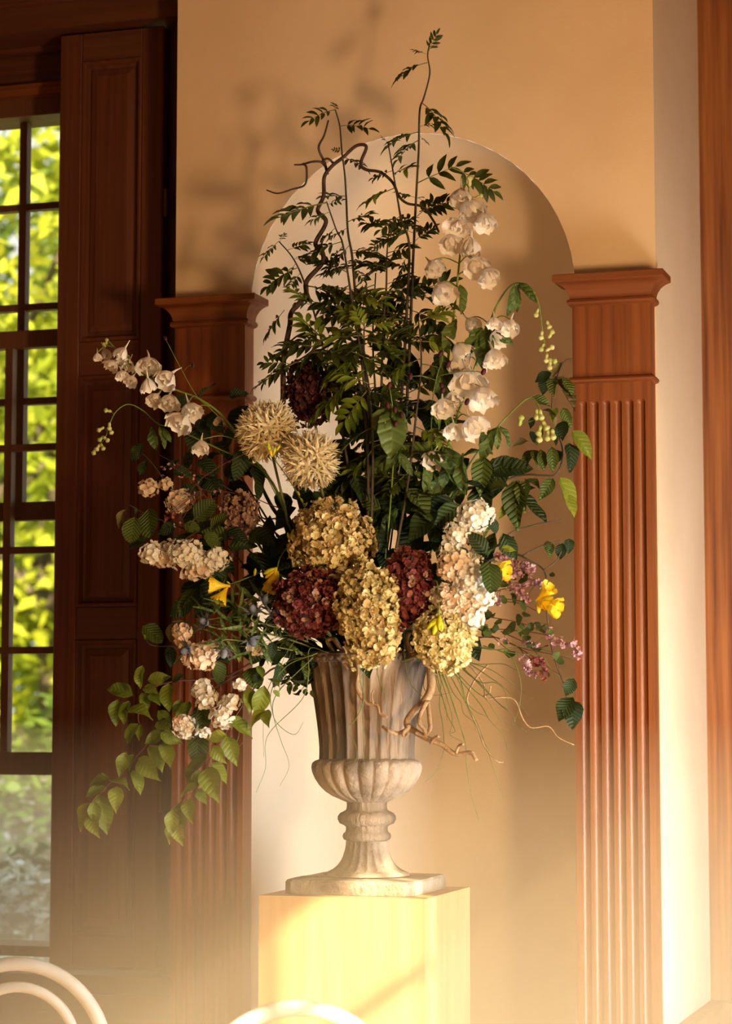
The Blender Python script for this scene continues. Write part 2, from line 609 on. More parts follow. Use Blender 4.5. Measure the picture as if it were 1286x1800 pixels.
SX0, SX1, SY = -1.109, -0.783, 0.15
sh = thing('window_shutter', ((SX0 + SX1) / 2, SY, 0.745), 'dark brown wooden shutter leaf with three raised panels', 'shutter')
px = [(SX0, at(141, 350, SY).x), (at(247, 350, SY).x, SX1)]
pan = [(at(190, 104, SY).z, at(190, 598, SY).z), (at(190, 658, SY).z, at(190, 1066, SY).z), (at(190, 1124, SY).z, at(190, 1645, SY).z)]
for (a, b) in px:
    MB().bbox(a, b, SY, SY + 0.035, 0.765, 3.46).build('stile', 'wood_shutter', sh)
zr = [3.46, pan[0][0], pan[0][1], pan[1][0], pan[1][1], pan[2][0], pan[2][1], 0.765]
for k in range(0, 8, 2):
    MB().bbox(px[0][1], px[1][0], SY + 0.0015, SY + 0.034, zr[k + 1], zr[k]).build('rail', DW, sh)
for (zt, zb) in pan:
    mb = MB()
    raised(mb, px[0][1], px[1][0], zb, zt, SY + 0.002,
           [(0, 0), (0.003, -0.003), (0.009, -0.003), (0.013, 0.004), (0.016, 0.012), (0.024, 0.013), (0.027, 0.013), (0.0275, 0.009), (0.046, 0.004), (0.047, 0.002)])
    mb.box(px[0][1], px[1][0], SY + 0.02, SY + 0.033, zb, zt)
    mb.build('raised_panel', 'wood_shutter', sh)
MB().tube([(SX1 + 0.006, SY + 0.01, 1.2), (SX1 + 0.006, SY + 0.01, 1.28)], 0.006, 8).build('hinge', 'wood_sash', sh)
MB().tube([(SX1 + 0.006, SY + 0.01, 2.9), (SX1 + 0.006, SY + 0.01, 2.98)], 0.006, 8).build('hinge', 'wood_sash', sh)

# ------------------------------------------------------------------ garden behind the window
mat('lawn', (0.10, 0.20, 0.02), (0.22, 0.36, 0.05), rough=0.9, scale=2.0)
mat('bark', (0.06, 0.045, 0.03), (0.13, 0.10, 0.07), rough=0.9, scale=12, stretch=(1, 1, 0.2))
mat('tree_leaf_bright', (0.20, 0.27, 0.012), (0.46, 0.49, 0.04), rough=0.55, scale=1.3, translucent=0.4)
mat('tree_leaf_deep', (0.06, 0.12, 0.012), (0.19, 0.26, 0.03), rough=0.55, scale=1.3, translucent=0.4)
mat('shrub_blossom', (0.75, 0.78, 0.62), (0.85, 0.86, 0.72), rough=0.6, scale=3)
struct('ground', MB().box(-40, 20, 0.8, 60, -0.5, -0.25), 'lawn')


def foliage(mb, rng, blobs, n, size):
    tot = sum(b[3] ** 2 for b in blobs)
    for b in blobs:
        c, r = V(b[:3]), b[3]
        for _ in range(int(n * r * r / tot)):
            d = V((rng.gauss(0, 1), rng.gauss(0, 1), rng.gauss(0, 1))).normalized()
            p = c + d * r * (0.55 + 0.5 * rng.random())
            s = size * (0.6 + 0.8 * rng.random())
            u = V((rng.gauss(0, 1), rng.gauss(0, 1), rng.gauss(0, 0.5))).normalized()
            w = u.cross(V((rng.gauss(0, 1), rng.gauss(0, 1), rng.gauss(0, 1)))).normalized()
            mb.add([p - u * s, p + w * s * 0.4, p + u * s, p - w * s * 0.4], [(0, 1, 2), (0, 2, 3)])
    return mb


def tree(name, base, h, blobs, n, size, leafmat, label, cat, group, rad=0.12):
    rng = random.Random(int(abs(base[0] * 131 + base[1] * 17)))
    t = thing(name, base, label, cat, group)
    b = V(base)
    o = foliage(MB(), rng, [(b.x + q[0], b.y + q[1], b.z + q[2], q[3]) for q in blobs], n, size).build('foliage', leafmat, t)
    o['kind'] = 'stuff'
    top = b + V((0.1, 0, h))
    MB().tube(spline([b, b + V((0.08, 0.05, h * 0.4)), top]), [rad * (1 - 0.045 * k) for k in range(13)], 8).build('trunk', 'bark', t, smooth=True)
    for k, q in enumerate(blobs[:5]):
        c = b + V(q[:3])
        MB().tube(spline([b + V((0.05, 0.02, h * (0.45 + 0.1 * k))), (b + V((0, 0, h * 0.55)) + c) / 2 + V((0, 0, 0.1)), c]), [rad * 0.5 * (1 - 0.06 * i) for i in range(13)], 6).build('branch', 'bark', t, smooth=True)
    return t


GZ = -0.25
TG = 'trees in the garden'
d1 = at(70, 400, 6.0)
d2 = at(40, 500, 10.0)
d3 = at(60, 900, 14.0)
tree('garden_tree', (d1.x - 0.9, 6.0, GZ), 3.6, [(0.5, 0, 4.5, 0.9), (1.3, 0.2, 4.0, 0.7), (-0.3, 0.1, 3.8, 0.9), (0.9, 0.1, 3.2, 0.6), (1.2, 0.3, 5.2, 0.7)], 2200, 0.085,
     'tree_leaf_bright', 'sunlit yellow-green tree with dark branches high behind the window', 'tree', TG, 0.09)
tree('garden_tree', (d2.x + 0.2, 10.0, GZ), 3.8, [(0, 0, 3.2, 1.3), (0.9, 0.3, 4.6, 1.2), (-1.2, 0, 4.2, 1.2), (1.4, 0, 2.6, 1.1), (-1.0, 0.2, 2.2, 1.0)], 7000, 0.10,
     'tree_leaf_bright', 'broad bright green tree in the middle of the garden view', 'tree', TG, 0.14)
tree('garden_tree', (d3.x - 0.6, 14.0, GZ), 4.2, [(0, 0, 2.6, 1.9), (1.6, 0.3, 4.4, 1.8), (-1.6, 0, 3.6, 1.8), (2.2, 0, 2.0, 1.5), (0.4, 0.6, 6.3, 1.1)], 9000, 0.13,
     'tree_leaf_deep', 'deeper green tree farthest back in the garden', 'tree', TG, 0.2)
d4 = at(55, 1250, 5.5)
tree('garden_shrub', (d4.x, 5.5, GZ), 0.9, [(0, 0, 1.0, 0.55), (0.6, 0.1, 0.8, 0.5), (-0.55, 0.1, 0.9, 0.5), (0.1, 0.4, 1.4, 0.5)], 3200, 0.06,
     'tree_leaf_deep', 'rounded green shrub below the raised sash', 'shrub', 'shrubs in the garden', 0.03)
d5 = at(60, 1560, 3.2)
w = tree('garden_shrub', (d5.x, 3.2, GZ), 0.6, [(0, 0, d5.z - GZ, 0.2), (0.18, 0.05, d5.z - GZ - 0.1, 0.16), (-0.2, 0.05, d5.z - GZ - 0.12, 0.18), (0, 0, 0.35, 0.3)], 900, 0.035,
         'tree_leaf_deep', 'small shrub with pale blossom near the window sill', 'shrub', 'shrubs in the garden', 0.012)
rng = random.Random(4)
foliage(MB(), rng, [(d5.x - 0.02, 3.15, d5.z + 0.02, 0.14), (d5.x + 0.08, 3.1, d5.z - 0.03, 0.09), (d5.x - 0.12, 3.12, d5.z - 0.02, 0.09)], 260, 0.03).build('blossom', 'shrub_blossom', w)['kind'] = 'stuff'

# ------------------------------------------------------------------ pedestal
mat('pedestal_wood', (0.52, 0.28, 0.10), (0.60, 0.345, 0.14), rough=0.5, scale=4, stretch=(8, 8, 0.6), vary=0.03)
UX, UY = 0.0, -0.385
PW, PZ = 0.2075, 1.037
pd = thing('pedestal', (UX, UY, 0), 'tall square tan wooden pedestal carrying the stone urn', 'pedestal')
b = 0.018
x0, x1, y0, y1 = UX - PW, UX + PW, UY - PW, UY + PW
for (a0, a1, b0, b1) in ((x0, x1, y0, y0 + b), (x0, x1, y1 - b, y1), (x0, x0 + b, y0 + b, y1 - b), (x1 - b, x1, y0 + b, y1 - b)):
    MB().box(a0, a1, b0, b1, 0, PZ - b).build('side_panel', 'pedestal_wood', pd)
MB().box(x0, x1, y0, y1, PZ - b, PZ).build('top_board', 'pedestal_wood', pd)

# ------------------------------------------------------------------ stone urn
mat('urn_stone', (0.038, 0.024, 0.015), (0.30, 0.215, 0.14), rough=0.9, scale=5, stretch=(1.8, 1.8, 0.35), bump=0.7, bscale=60, lo=0.40, hi=0.62, detail=11)
mat('urn_stone_pale', (0.085, 0.058, 0.036), (0.38, 0.29, 0.20), rough=0.9, scale=8, bump=0.7, bscale=70, lo=0.36, hi=0.58, detail=11)
PXM = 697.0


def uz(y):
    return at(645, y, UY).z


UB = PZ + 0.001
urn = thing('stone_urn', (UX, UY, UB), 'weathered grey stone urn with fluted body on the pedestal', 'urn')
cu = (UX, UY)
# fluted bell body: hollow, the wall turns in at the rim
pr = [(83, 1334), (82.5, 1326), (82.5, 1315), (83.5, 1300), (85, 1285), (87, 1268), (89.5, 1250), (92.5, 1230), (96, 1210), (99.5, 1192), (103, 1176), (106, 1165)]
prof = [(r / PXM, uz(y)) for r, y in pr]


def flute(n, depth, fade):
    def fn(g, i):
        s = abs(math.sin(n * g / 2))
        return 1 - depth * fade(i) * (s ** 0.7)
    return fn


MB().lathe(prof, 26 * 10, flute(26, 0.085, lambda i: min(1, (len(prof) - 1 - i) * 0.6 + 0.15)), cu, cap=False).build('fluted_body', 'urn_stone', urn, smooth=True)
rim = [(100, 1166), (107, 1165), (109, 1162), (109, 1158), (112, 1155), (113, 1151), (111, 1147), (104, 1147), (98, 1150), (92, 1175), (80, 1260)]
MB().lathe([(r / PXM, uz(y)) for r, y in rim], 96, None, cu, cap=False).build('rim', 'urn_stone', urn, smooth=40)
egg = MB()
egg.ball((0, 0, 0), 0.0085, 8, 6, (0.6, 1.0, 0.9))
egg_me = egg.mesh('egg_ornament', 'urn_stone', True)
for k in range(44):
    g = 2 * math.pi * k / 44
    inst('egg_ornament', egg_me, urn, Matrix.Translation((0.158 * math.cos(g), 0.158 * math.sin(g), uz(1157) - UB)) @ Matrix.Rotation(g, 4, 'Z'))
soil = MB().lathe([(0.001, uz(1168)), (0.06, uz(1166)), (0.138, uz(1172))], 32, lambda g, i: 1 + 0.02 * math.sin(5 * g), cu, cap=False)
mat('moss', (0.02, 0.025, 0.01), (0.05, 0.06, 0.02), rough=0.95, scale=30, bump=0.6)
soil.build('moss_filling', 'moss', urn)
# gadrooned bowl
pr = [(35, 1410), (46, 1405), (60, 1399), (72, 1391), (82, 1381), (90, 1369), (95, 1357), (96.5, 1348), (95, 1341), (90, 1337), (84, 1335), (80, 1333)]
prof = [(r / PXM, uz(y)) for r, y in pr]
amp = [0.02, 0.06, 0.08, 0.085, 0.085, 0.08, 0.075, 0.075, 0.07, 0.04, 0.0, 0.0]


def gad(g, i):
    return 1 - amp[i] * (1 - abs(math.sin(11 * g)) ** 0.55)


MB().lathe(prof, 22 * 12, gad, cu, cap=False).build('gadrooned_bowl', 'urn_stone_pale', urn, smooth=True)
# neck with its two rings
pr = [(34, 1478), (36, 1477), (40, 1475), (42, 1470), (40.5, 1465), (37, 1462), (36, 1458), (36, 1453), (40, 1450), (47, 1447), (50.5, 1440), (50, 1434), (46, 1429), (40, 1426), (35.5, 1423), (34.5, 1416), (35, 1408)]
MB().lathe([(r / PXM, uz(y)) for r, y in pr], 64, None, cu, cap=False).build('ringed_neck', 'urn_stone', urn, smooth=True)
pr = [(74, 1538), (72, 1534), (66, 1531), (58, 1527), (51, 1521), (45, 1513), (41, 1504), (38, 1494), (36.5, 1485), (36, 1478)]
prof = [(r / PXM, uz(y)) for r, y in pr]
fa = [0, 0, 0.3, 0.9, 1, 1, 1, 1, 0.9, 0.2]
MB().lathe(prof, 20 * 8, lambda g, i: 1 - 0.09 * fa[i] * abs(math.sin(10 * g)) ** 0.8, cu, cap=False).build('fluted_foot', 'urn_stone_pale', urn, smooth=True)
hb, zb0, zb1 = 0.163, UB, uz(1541)
mb = MB()
nb, vs, fs = 6, [], []
pl = []
rng = random.Random(3)
for s in range(4):
    a = math.pi / 2 * s - 3 * math.pi / 4
    c0 = V((math.cos(a), math.sin(a))) * hb * math.sqrt(2)
    c1 = V((math.cos(a + math.pi / 2), math.sin(a + math.pi / 2))) * hb * math.sqrt(2)
    for k in range(10):
        pl.append(c0.lerp(c1, (k + 0.5) / 10 * 0.97 + 0.015))
for (zz, sc, jit) in ((zb0, 0.995, 0.002), (zb0 + 0.008, 1.0, 0.003), (zb1 - 0.006, 1.0, 0.003), (zb1, 0.975, 0.002), (zb1 + 0.001, 0.5, 0)):
    for p in pl:
        q = p * (sc + rng.uniform(-jit, jit))
        vs.append((UX + q.x, UY + q.y, zz + rng.uniform(-0.0008, 0.0008) * (zz > zb0 + 0.001)))
m = len(pl)
for r in range(4):
    for k in range(m):
        l = (k + 1) % m
        fs.append((r * m + k, r * m + l, r * m + m + l, r * m + m + k))
fs.append(tuple(range(4 * m, 5 * m)))
fs.append(tuple(range(m))[::-1])
mb.add(vs, fs).build('square_plinth', 'urn_stone_pale', urn)

# ------------------------------------------------------------------ two bentwood chairs in front
mat('chair_paint', (0.70, 0.62, 0.50), (0.80, 0.73, 0.62), rough=0.4, scale=14)
mat('cane', (0.55, 0.40, 0.22), (0.68, 0.52, 0.32), rough=0.6, scale=120)


def hoop(w0, w1, top, z0, tilt, n=28):
    """inverted U: feet half-width w0 at z0, widest w1, apex at top"""
    pts = []
    zs = top - w1 * 1.05
    for k in range(8):
        t = k / 8
        pts.append((-(w0 + (w1 - w0) * math.sin(t * math.pi / 2)), z0 + (zs - z0) * t))
    for k in range(n + 1):
        g = math.pi * k / n
        pts.append((-w1 * math.cos(g), zs + (top - zs) * math.sin(g)))
    for k in range(7, -1, -1):
        t = k / 8
        pts.append(((w0 + (w1 - w0) * math.sin(t * math.pi / 2)), z0 + (zs - z0) * t))
    return [V((x, tilt(z), z)) for x, z in pts]


def chair(loc, rz, label):
    t = thing('bentwood_chair', (0, 0, 0), label, 'chair', 'bentwood chairs before the pedestal')
    tilt = lambda z: 0.20 + (0.09 * (z - 0.46) / 0.43 if z > 0.46 else 0.10 * (0.46 - z) / 0.46)
    tube = lambda nm, pts, r: MB().tube(pts, r, 10).build(nm, 'chair_paint', t, smooth=True)
    tube('back_hoop', hoop(0.17, 0.205, 0.89, 0.0, tilt), 0.0165)
    tube('inner_hoop', hoop(0.09, 0.135, 0.835, 0.45, tilt), 0.0125)
    ring_ = lambda r, z, q: [V((r * math.cos(g * 2 * math.pi / q), r * math.sin(g * 2 * math.pi / q), z)) for g in range(q + 1)]
    tube('seat_ring', ring_(0.195, 0.455, 32), 0.018)
    MB().lathe([(0.001, 0.463), (0.18, 0.463), (0.18, 0.452), (0.001, 0.452)], 32, None, (0, 0), False).build('cane_seat', 'cane', t)
    tube('leg_ring', ring_(0.155, 0.23, 28), 0.009)
    for s in (-1, 1):
        tube('front_leg', [V((s * 0.14, -0.125, 0.45)), V((s * 0.15, -0.135, 0.25)), V((s * 0.175, -0.17, 0.0))], [0.017, 0.015, 0.012])
    t.location = loc
    t.rotation_euler = (0, 0, rz)
    return t


ca = at_z(30, 1681, 0.907)
cb = at_z(522, 1757, 0.907)
for c, a, lb in ((ca, R(14), 'whitewashed bentwood chair in front of the shuttered window'), (cb, R(22), 'whitewashed bentwood chair just in front of the pedestal')):
    off = Matrix.Rotation(a + math.pi, 3, 'Z') @ V((0, 0.29, 0))
    chair((c.x - off.x, c.y - off.y, 0), a + math.pi, lb)

# ================================================================== the flower arrangement
def mat_random(name, colors, rough=0.6, translucent=0.25, noise_scale=4.0, noise_amt=0.25, spec=0.3):
    """colour picked per object from a ramp, with a little noise on top"""
    m = bpy.data.materials.new(name)
    t, N, L = nt(m)
    p = N['Principled BSDF']
    p.inputs['Roughness'].default_value = rough
    p.inputs['Specular IOR Level'].default_value = spec
    oi = N.new('ShaderNodeObjectInfo')
    cr = N.new('ShaderNodeValToRGB')
    e = cr.color_ramp.elements
    while len(e) < len(colors):
        e.new(0.5)
    for k, c in enumerate(colors):
        e[k].position = k / (len(colors) - 1)
        e[k].color = (*c, 1)
    L.new(oi.outputs['Random'], cr.inputs['Fac'])
    tc = N.new('ShaderNodeTexCoord')
    nz = N.new('ShaderNodeTexNoise')
    nz.inputs['Scale'].default_value = noise_scale
    L.new(tc.outputs['Object'], nz.inputs['Vector'])
    mr = N.new('ShaderNodeMapRange')
    mr.inputs['To Min'].default_value = 1 - noise_amt
    mr.inputs['To Max'].default_value = 1 + noise_amt
    L.new(nz.outputs['Fac'], mr.inputs['Value'])
    hs = N.new('ShaderNodeHueSaturation')
    L.new(mr.outputs['Result'], hs.inputs['Value'])
    L.new(cr.outputs['Color'], hs.inputs['Color'])
    L.new(hs.outputs['Color'], p.inputs['Base Color'])
    if translucent:
        tr = N.new('ShaderNodeBsdfTranslucent')
        L.new(hs.outputs['Color'], tr.inputs['Color'])
        mx = N.new('ShaderNodeMixShader')
        mx.inputs['Fac'].default_value = translucent
        L.new(p.outputs['BSDF'], mx.inputs[1])
        L.new(tr.outputs['BSDF'], mx.inputs[2])
        L.new(mx.outputs['Shader'], N['Material Output'].inputs['Surface'])
    MATS[name] = m
    return m


def mat_leaf(name, colors, freq=9.0, vein=0.25, rough=0.5, translucent=0.3, bump=0.3):
    """leaf: colour by object, paler midrib and side veins in the leaf's own coordinates"""
    m = mat_random(name, colors, rough, translucent, 3.0, 0.15)
    N, L = m.node_tree.nodes, m.node_tree.links
    p = N['Principled BSDF']
    src = p.inputs['Base Color'].links[0].from_socket
    tc = next(n for n in N if n.type == 'TEX_COORD')
    sx = N.new('ShaderNodeSeparateXYZ')
    L.new(tc.outputs['Object'], sx.inputs[0])

    def mth(op, a, b=None):
        n = N.new('ShaderNodeMath')
        n.operation = op
        for k, q in enumerate((a, b)):
            if q is None:
                continue
            if isinstance(q, (int, float)):
                n.inputs[k].default_value = q
            else:
                L.new(q, n.inputs[k])
        return n.outputs[0]
    ax = mth('ABSOLUTE', sx.outputs['X'])
    ph = mth('SUBTRACT', sx.outputs['Y'], mth('MULTIPLY', ax, 0.9))
    sn = mth('SINE', mth('MULTIPLY', ph, freq * 2 * math.pi))
    side = mth('POWER', mth('MULTIPLY', mth('ADD', sn, 1.0), 0.5), 5.0)
    mid = mth('LESS_THAN', ax, 0.012)
    fac = mth('MULTIPLY', mth('MAXIMUM', side, mid), vein)
    mx = N.new('ShaderNodeMix')
    mx.data_type = 'RGBA'
    L.new(fac, mx.inputs[0])
    L.new(src, mx.inputs[6])
    c = colors[len(colors) // 2]
    mx.inputs[7].default_value = (min(1, c[0] * 2.2 + 0.03), min(1, c[1] * 1.9 + 0.03), c[2] * 1.6 + 0.01, 1)
    L.new(mx.outputs[2], p.inputs['Base Color'])
    b = N.new('ShaderNodeBump')
    b.inputs['Strength'].default_value = bump
    b.inputs['Distance'].default_value = 0.03
    L.new(side, b.inputs['Height'])
    b.invert = True
    L.new(b.outputs['Normal'], p.inputs['Normal'])
    return m


def leaf_mesh(name, material, width=0.5, peak=0.4, sharp=1.0, fold=0.12, arch=0.06, wave=0.02, twist=0.0, ny=8, nx=4, tooth=0.0, seed=1, curl=0.0):
    """one leaf along +Y from 0 to 1, upper side +Z"""
    rng = random.Random(seed)
    a = peak / (1 - peak) * sharp
    pk = (peak ** a) * ((1 - peak) ** sharp)
    vs, fs = [], []
    ph = rng.random() * 6
    for j in range(ny + 1):
        t = j / ny
        w = width / 2 * max((t ** a) * ((1 - t) ** sharp) / pk, 0.012)
        if tooth and 0 < j < ny:
            w *= 1 + tooth * (1 if j % 2 else -1)
        tw = twist * (t - 0.3)
        for i in range(nx + 1):
            u = 2 * i / nx - 1
            x = w * u
            zz = fold * abs(x) * 2 + arch * math.sin(math.pi * t) - curl * t ** 3 + wave * math.sin(ph + 9 * t + 2 * u) * abs(u)
            vs.append((x * math.cos(tw), t, zz + x * math.sin(tw)))
    for j in range(ny):
        for i in range(nx):
            q = j * (nx + 1) + i
            fs.append((q, q + 1, q + nx + 2, q + nx + 1))
    return MB().add(vs, fs).mesh(name, material, True)


def floret_mesh(name, material, n, r, cup, width, seed, ruf=0.08, point=0.45):
    """flat blossom with n rounded petals, face +Z"""
    rng = random.Random(seed)
    mb = MB()
    for k in range(n):
        g = 2 * math.pi * k / n + rng.uniform(-0.1, 0.1)
        rr = r * rng.uniform(0.9, 1.1)
        c, s = math.cos(g), math.sin(g)
        vs = []
        for (t, w, z) in ((0.05, 0.08, 0), (0.5, 0.85, 0.35), (0.85, 0.9, 0.8), (1.0, point, 1.0)):
            for u in (-1, 0, 1):
                x, y = rr * t, rr * width * w * u
                z_ = cup * rr * z + ruf * rr * rng.uniform(-1, 1) * (t > 0.3) + (0.1 * rr * abs(u))
                vs.append((x * c - y * s, x * s + y * c, z_))
        fs = [(q * 3 + i, q * 3 + i + 1, q * 3 + i + 4, q * 3 + i + 3) for q in range(3) for i in range(2)]
        mb.add(vs, fs)
    return mb.mesh(name, material, True)


def P(x, y, Y):
    return at(x, y, Y)


def poly(pts, Y0=None, Y1=None):
    """pixel polyline -> world points; pixels may carry their own depth"""
    n = len(pts)
    out = []
    for k, p in enumerate(pts):
        Y = p[2] if len(p) > 2 else Y0 + (Y1 - Y0) * k / max(1, n - 1)
        out.append(P(p[0], p[1], Y))
    return out


def zc(x0, y0, s, pts):
    """coordinates read from an enlarged crop -> pixels of the frame"""
    return [(x0 + p[0] / s, y0 + p[1] / s) + tuple(p[2:]) for p in pts]


A_ = lambda pts: zc(420, 20, 2.572, pts)
B_ = lambda pts: zc(420, 420, 2.572, pts)
C_ = lambda pts: zc(130, 560, 2.572, pts)
D_ = lambda pts: zc(130, 1000, 2.572, pts)
E_ = lambda pts: zc(460, 860, 2.572, pts)
F_ = lambda pts: zc(720, 480, 2.572, pts)
G_ = lambda pts: zc(720, 900, 2.572, pts)
H_ = lambda pts: zc(420, 1120, 2.923, pts)
I_ = lambda pts: zc(700, 1120, 4.02, pts)
J_ = lambda pts: zc(820, 960, 6.124, pts)


def frame(d, nrm, roll=0.0):
    """rotation with +Y along d and +Z near nrm, rolled about d"""
    d = d.normalized()
    z = nrm - d * nrm.dot(d)
    z = z.normalized() if z.length > 1e-4 else d.orthogonal().normalized()
    x = d.cross(z)
    m = Matrix((x, d, z)).transposed()
    if roll:
        m = Matrix.Rotation(roll, 3, d) @ m
    return m


def put(name, me, root, pos, rot3, scale):
    if not hasattr(scale, '__len__'):
        scale = (scale, scale, scale)
    M = Matrix.Translation(pos - world_loc(root)) @ rot3.to_4x4() @ Matrix.Diagonal((*scale, 1))
    return inst(name, me, root, M)


TOCAM = -c_fw
RNG = random.Random(11)


def leaf2(root, me, bx, by, tx, ty, Y, wid=1.0, roll=None, dY=None, name='leaf'):
    """a leaf from pixel (bx, by) to (tx, ty)"""
    dY = RNG.uniform(-0.03, 0.02) if dY is None else dY
    b, t = P(bx, by, Y), P(tx, ty, Y + dY)
    d = t - b
    roll = RNG.uniform(-0.6, 0.6) if roll is None else roll
    L = d.length
    up = (TOCAM * 0.75 + V((0, 0, 0.6))).normalized()
    return put(name, me, root, b, frame(d, up, roll), (L * wid, L, L))


def stem_part(root, pts, r0, r1, material, name='stem', n=6, per=5):
    sp = spline(pts, per)
    m = len(sp)
    return MB().tube(sp, [r0 + (r1 - r0) * k / (m - 1) for k in range(m)], n).build(name, material, root, smooth=True)


def mouth(dx=0, dy=0.0):
    """where a stem stands in the mouth of the urn"""
    return (645 + dx, 1168, UY + dy)


# ------------------------------------------------------------------ plant materials
mat('stem_green', (0.11, 0.17, 0.025), (0.19, 0.26, 0.045), rough=0.5, scale=20)
mat('stem_dark', (0.035, 0.028, 0.016), (0.075, 0.055, 0.03), rough=0.7, scale=30)
mat('stem_olive', (0.13, 0.13, 0.035), (0.2, 0.2, 0.06), rough=0.6, scale=30)
mat('stem_wine', (0.09, 0.03, 0.025), (0.16, 0.06, 0.04), rough=0.6, scale=30)
mat('willow_bark', (0.03, 0.014, 0.008), (0.085, 0.04, 0.02), rough=0.65, scale=40, bump=0.4)
mat('willow_pale', (0.25, 0.145, 0.065), (0.42, 0.26, 0.125), rough=0.65, scale=40, bump=0.4)
mat_leaf('leaf_rowan', [(0.026, 0.038, 0.008), (0.045, 0.062, 0.011), (0.065, 0.085, 0.014)], 7, 0.15, 0.5, 0.25, 0.15)
mat_leaf('leaf_rowan_bright', [(0.11, 0.165, 0.016), (0.17, 0.23, 0.022), (0.24, 0.29, 0.03)], 7, 0.15, 0.5, 0.3, 0.15)
mat_leaf('leaf_viburnum', [(0.040, 0.062, 0.012), (0.068, 0.098, 0.017), (0.095, 0.13, 0.022)], 8, 0.35, 0.5, 0.22, 0.6)
mat_leaf('leaf_dark', [(0.012, 0.024, 0.009), (0.022, 0.042, 0.012), (0.034, 0.058, 0.015)], 8, 0.25, 0.55, 0.2, 0.5)
mat_leaf('leaf_lime', [(0.15, 0.19, 0.02), (0.21, 0.25, 0.028), (0.29, 0.32, 0.045)], 7, 0.12, 0.45, 0.3, 0.2)
mat_leaf('leaf_mid', [(0.09, 0.125, 0.016), (0.13, 0.17, 0.02), (0.18, 0.22, 0.028)], 7, 0.12, 0.45, 0.3, 0.2)
mat_leaf('leaf_larkspur', [(0.05, 0.09, 0.02), (0.08, 0.125, 0.028), (0.11, 0.15, 0.035)], 5, 0.3, 0.5, 0.25, 0.3)
mat_leaf('leaf_bronze', [(0.10, 0.075, 0.03), (0.13, 0.11, 0.035), (0.16, 0.15, 0.04)], 6, 0.3, 0.5, 0.25, 0.3)
mat_random('petal_white', [(0.86, 0.74, 0.60), (0.90, 0.83, 0.72), (0.92, 0.86, 0.75), (0.87, 0.77, 0.63)], 0.55, 0.35, 2.0, 0.06)
mat_random('petal_snow', [(0.86, 0.82, 0.70), (0.92, 0.90, 0.80), (0.92, 0.87, 0.74), (0.89, 0.80, 0.62)], 0.6, 0.35, 3.0, 0.06)
mat_random('petal_peach', [(0.82, 0.58, 0.36), (0.88, 0.72, 0.50), (0.84, 0.62, 0.42), (0.90, 0.80, 0.60)], 0.6, 0.35, 3.0, 0.08)
mat_random('petal_cream', [(0.62, 0.42, 0.16), (0.70, 0.55, 0.26), (0.60, 0.50, 0.20), (0.52, 0.32, 0.12), (0.74, 0.62, 0.34)], 0.6, 0.25, 3.0, 0.15)
mat_random('petal_lemon', [(0.72, 0.58, 0.24), (0.80, 0.70, 0.36), (0.70, 0.62, 0.24), (0.82, 0.74, 0.45)], 0.6, 0.25, 3.0, 0.12)
mat_random('petal_wine', [(0.13, 0.022, 0.020), (0.24, 0.045, 0.035), (0.10, 0.016, 0.016), (0.30, 0.10, 0.06), (0.18, 0.03, 0.03)], 0.6, 0.2, 3.0, 0.2)
mat_random('petal_wine_dark', [(0.05, 0.012, 0.014), (0.10, 0.022, 0.020), (0.13, 0.05, 0.035)], 0.65, 0.15, 3.0, 0.2)
mat_random('petal_dusk', [(0.30, 0.16, 0.10), (0.42, 0.26, 0.17), (0.22, 0.10, 0.07)], 0.65, 0.15, 3.0, 0.2)
mat_random('petal_allium', [(0.74, 0.58, 0.30), (0.84, 0.73, 0.45), (0.80, 0.66, 0.38), (0.88, 0.80, 0.56)], 0.55, 0.3, 2.0, 0.1)
mat_random('petal_yellow', [(0.80, 0.50, 0.01), (0.88, 0.62, 0.02), (0.90, 0.70, 0.06)], 0.45, 0.3, 3.0, 0.1)
mat_random('petal_pink', [(0.42, 0.20, 0.22), (0.55, 0.32, 0.34), (0.36, 0.15, 0.18), (0.62, 0.42, 0.42)], 0.6, 0.2, 3.0, 0.15)
mat_random('holly_blue', [(0.11, 0.12, 0.15), (0.15, 0.165, 0.20), (0.19, 0.20, 0.20)], 0.6, 0.1, 3.0, 0.2)
mat_random('head_red', [(0.03, 0.003, 0.005), (0.06, 0.006, 0.009)], 0.6, 0, 3.0, 0.2)
mat_random('bud_green', [(0.42, 0.44, 0.12), (0.58, 0.56, 0.24), (0.34, 0.38, 0.08)], 0.5, 0.15, 3.0, 0.1)
mat_random('bud_yellow', [(0.50, 0.50, 0.01), (0.62, 0.58, 0.02)], 0.4, 0.2, 3.0, 0.1)
mat('grass_blade', (0.075, 0.115, 0.022), (0.14, 0.17, 0.035), rough=0.5, scale=5)

# shared shapes
LEAFLET = [leaf_mesh('leaflet', 'leaf_rowan', 0.34, 0.42, 0.9, 0.25, 0.05, 0.02, 0.2, 5, 2, 0, s, 0.05) for s in (1, 2)]
LEAFLET_B = [leaf_mesh('leaflet', 'leaf_rowan_bright', 0.32, 0.42, 0.9, 0.25, 0.05, 0.02, 0.2, 5, 2, 0, s, 0.05) for s in (1, 2)]
RIBBED = [leaf_mesh('ribbed_leaf', 'leaf_viburnum', 0.74, 0.45, 0.62, 0.14, 0.05, 0.03, 0.2, 10, 6, 0.02, s) for s in (3, 4)]
OVATE = [leaf_mesh('ovate_leaf', 'leaf_viburnum', 0.48, 0.38, 1.2, 0.30, 0.07, 0.05, 0.45, 9, 4, 0, s) for s in (5, 6)]
DARKL = [leaf_mesh('dark_leaf', 'leaf_dark', 0.54, 0.40, 1.0, 0.18, 0.07, 0.05, 0.4, 8, 4, 0.02, s) for s in (7, 8)]
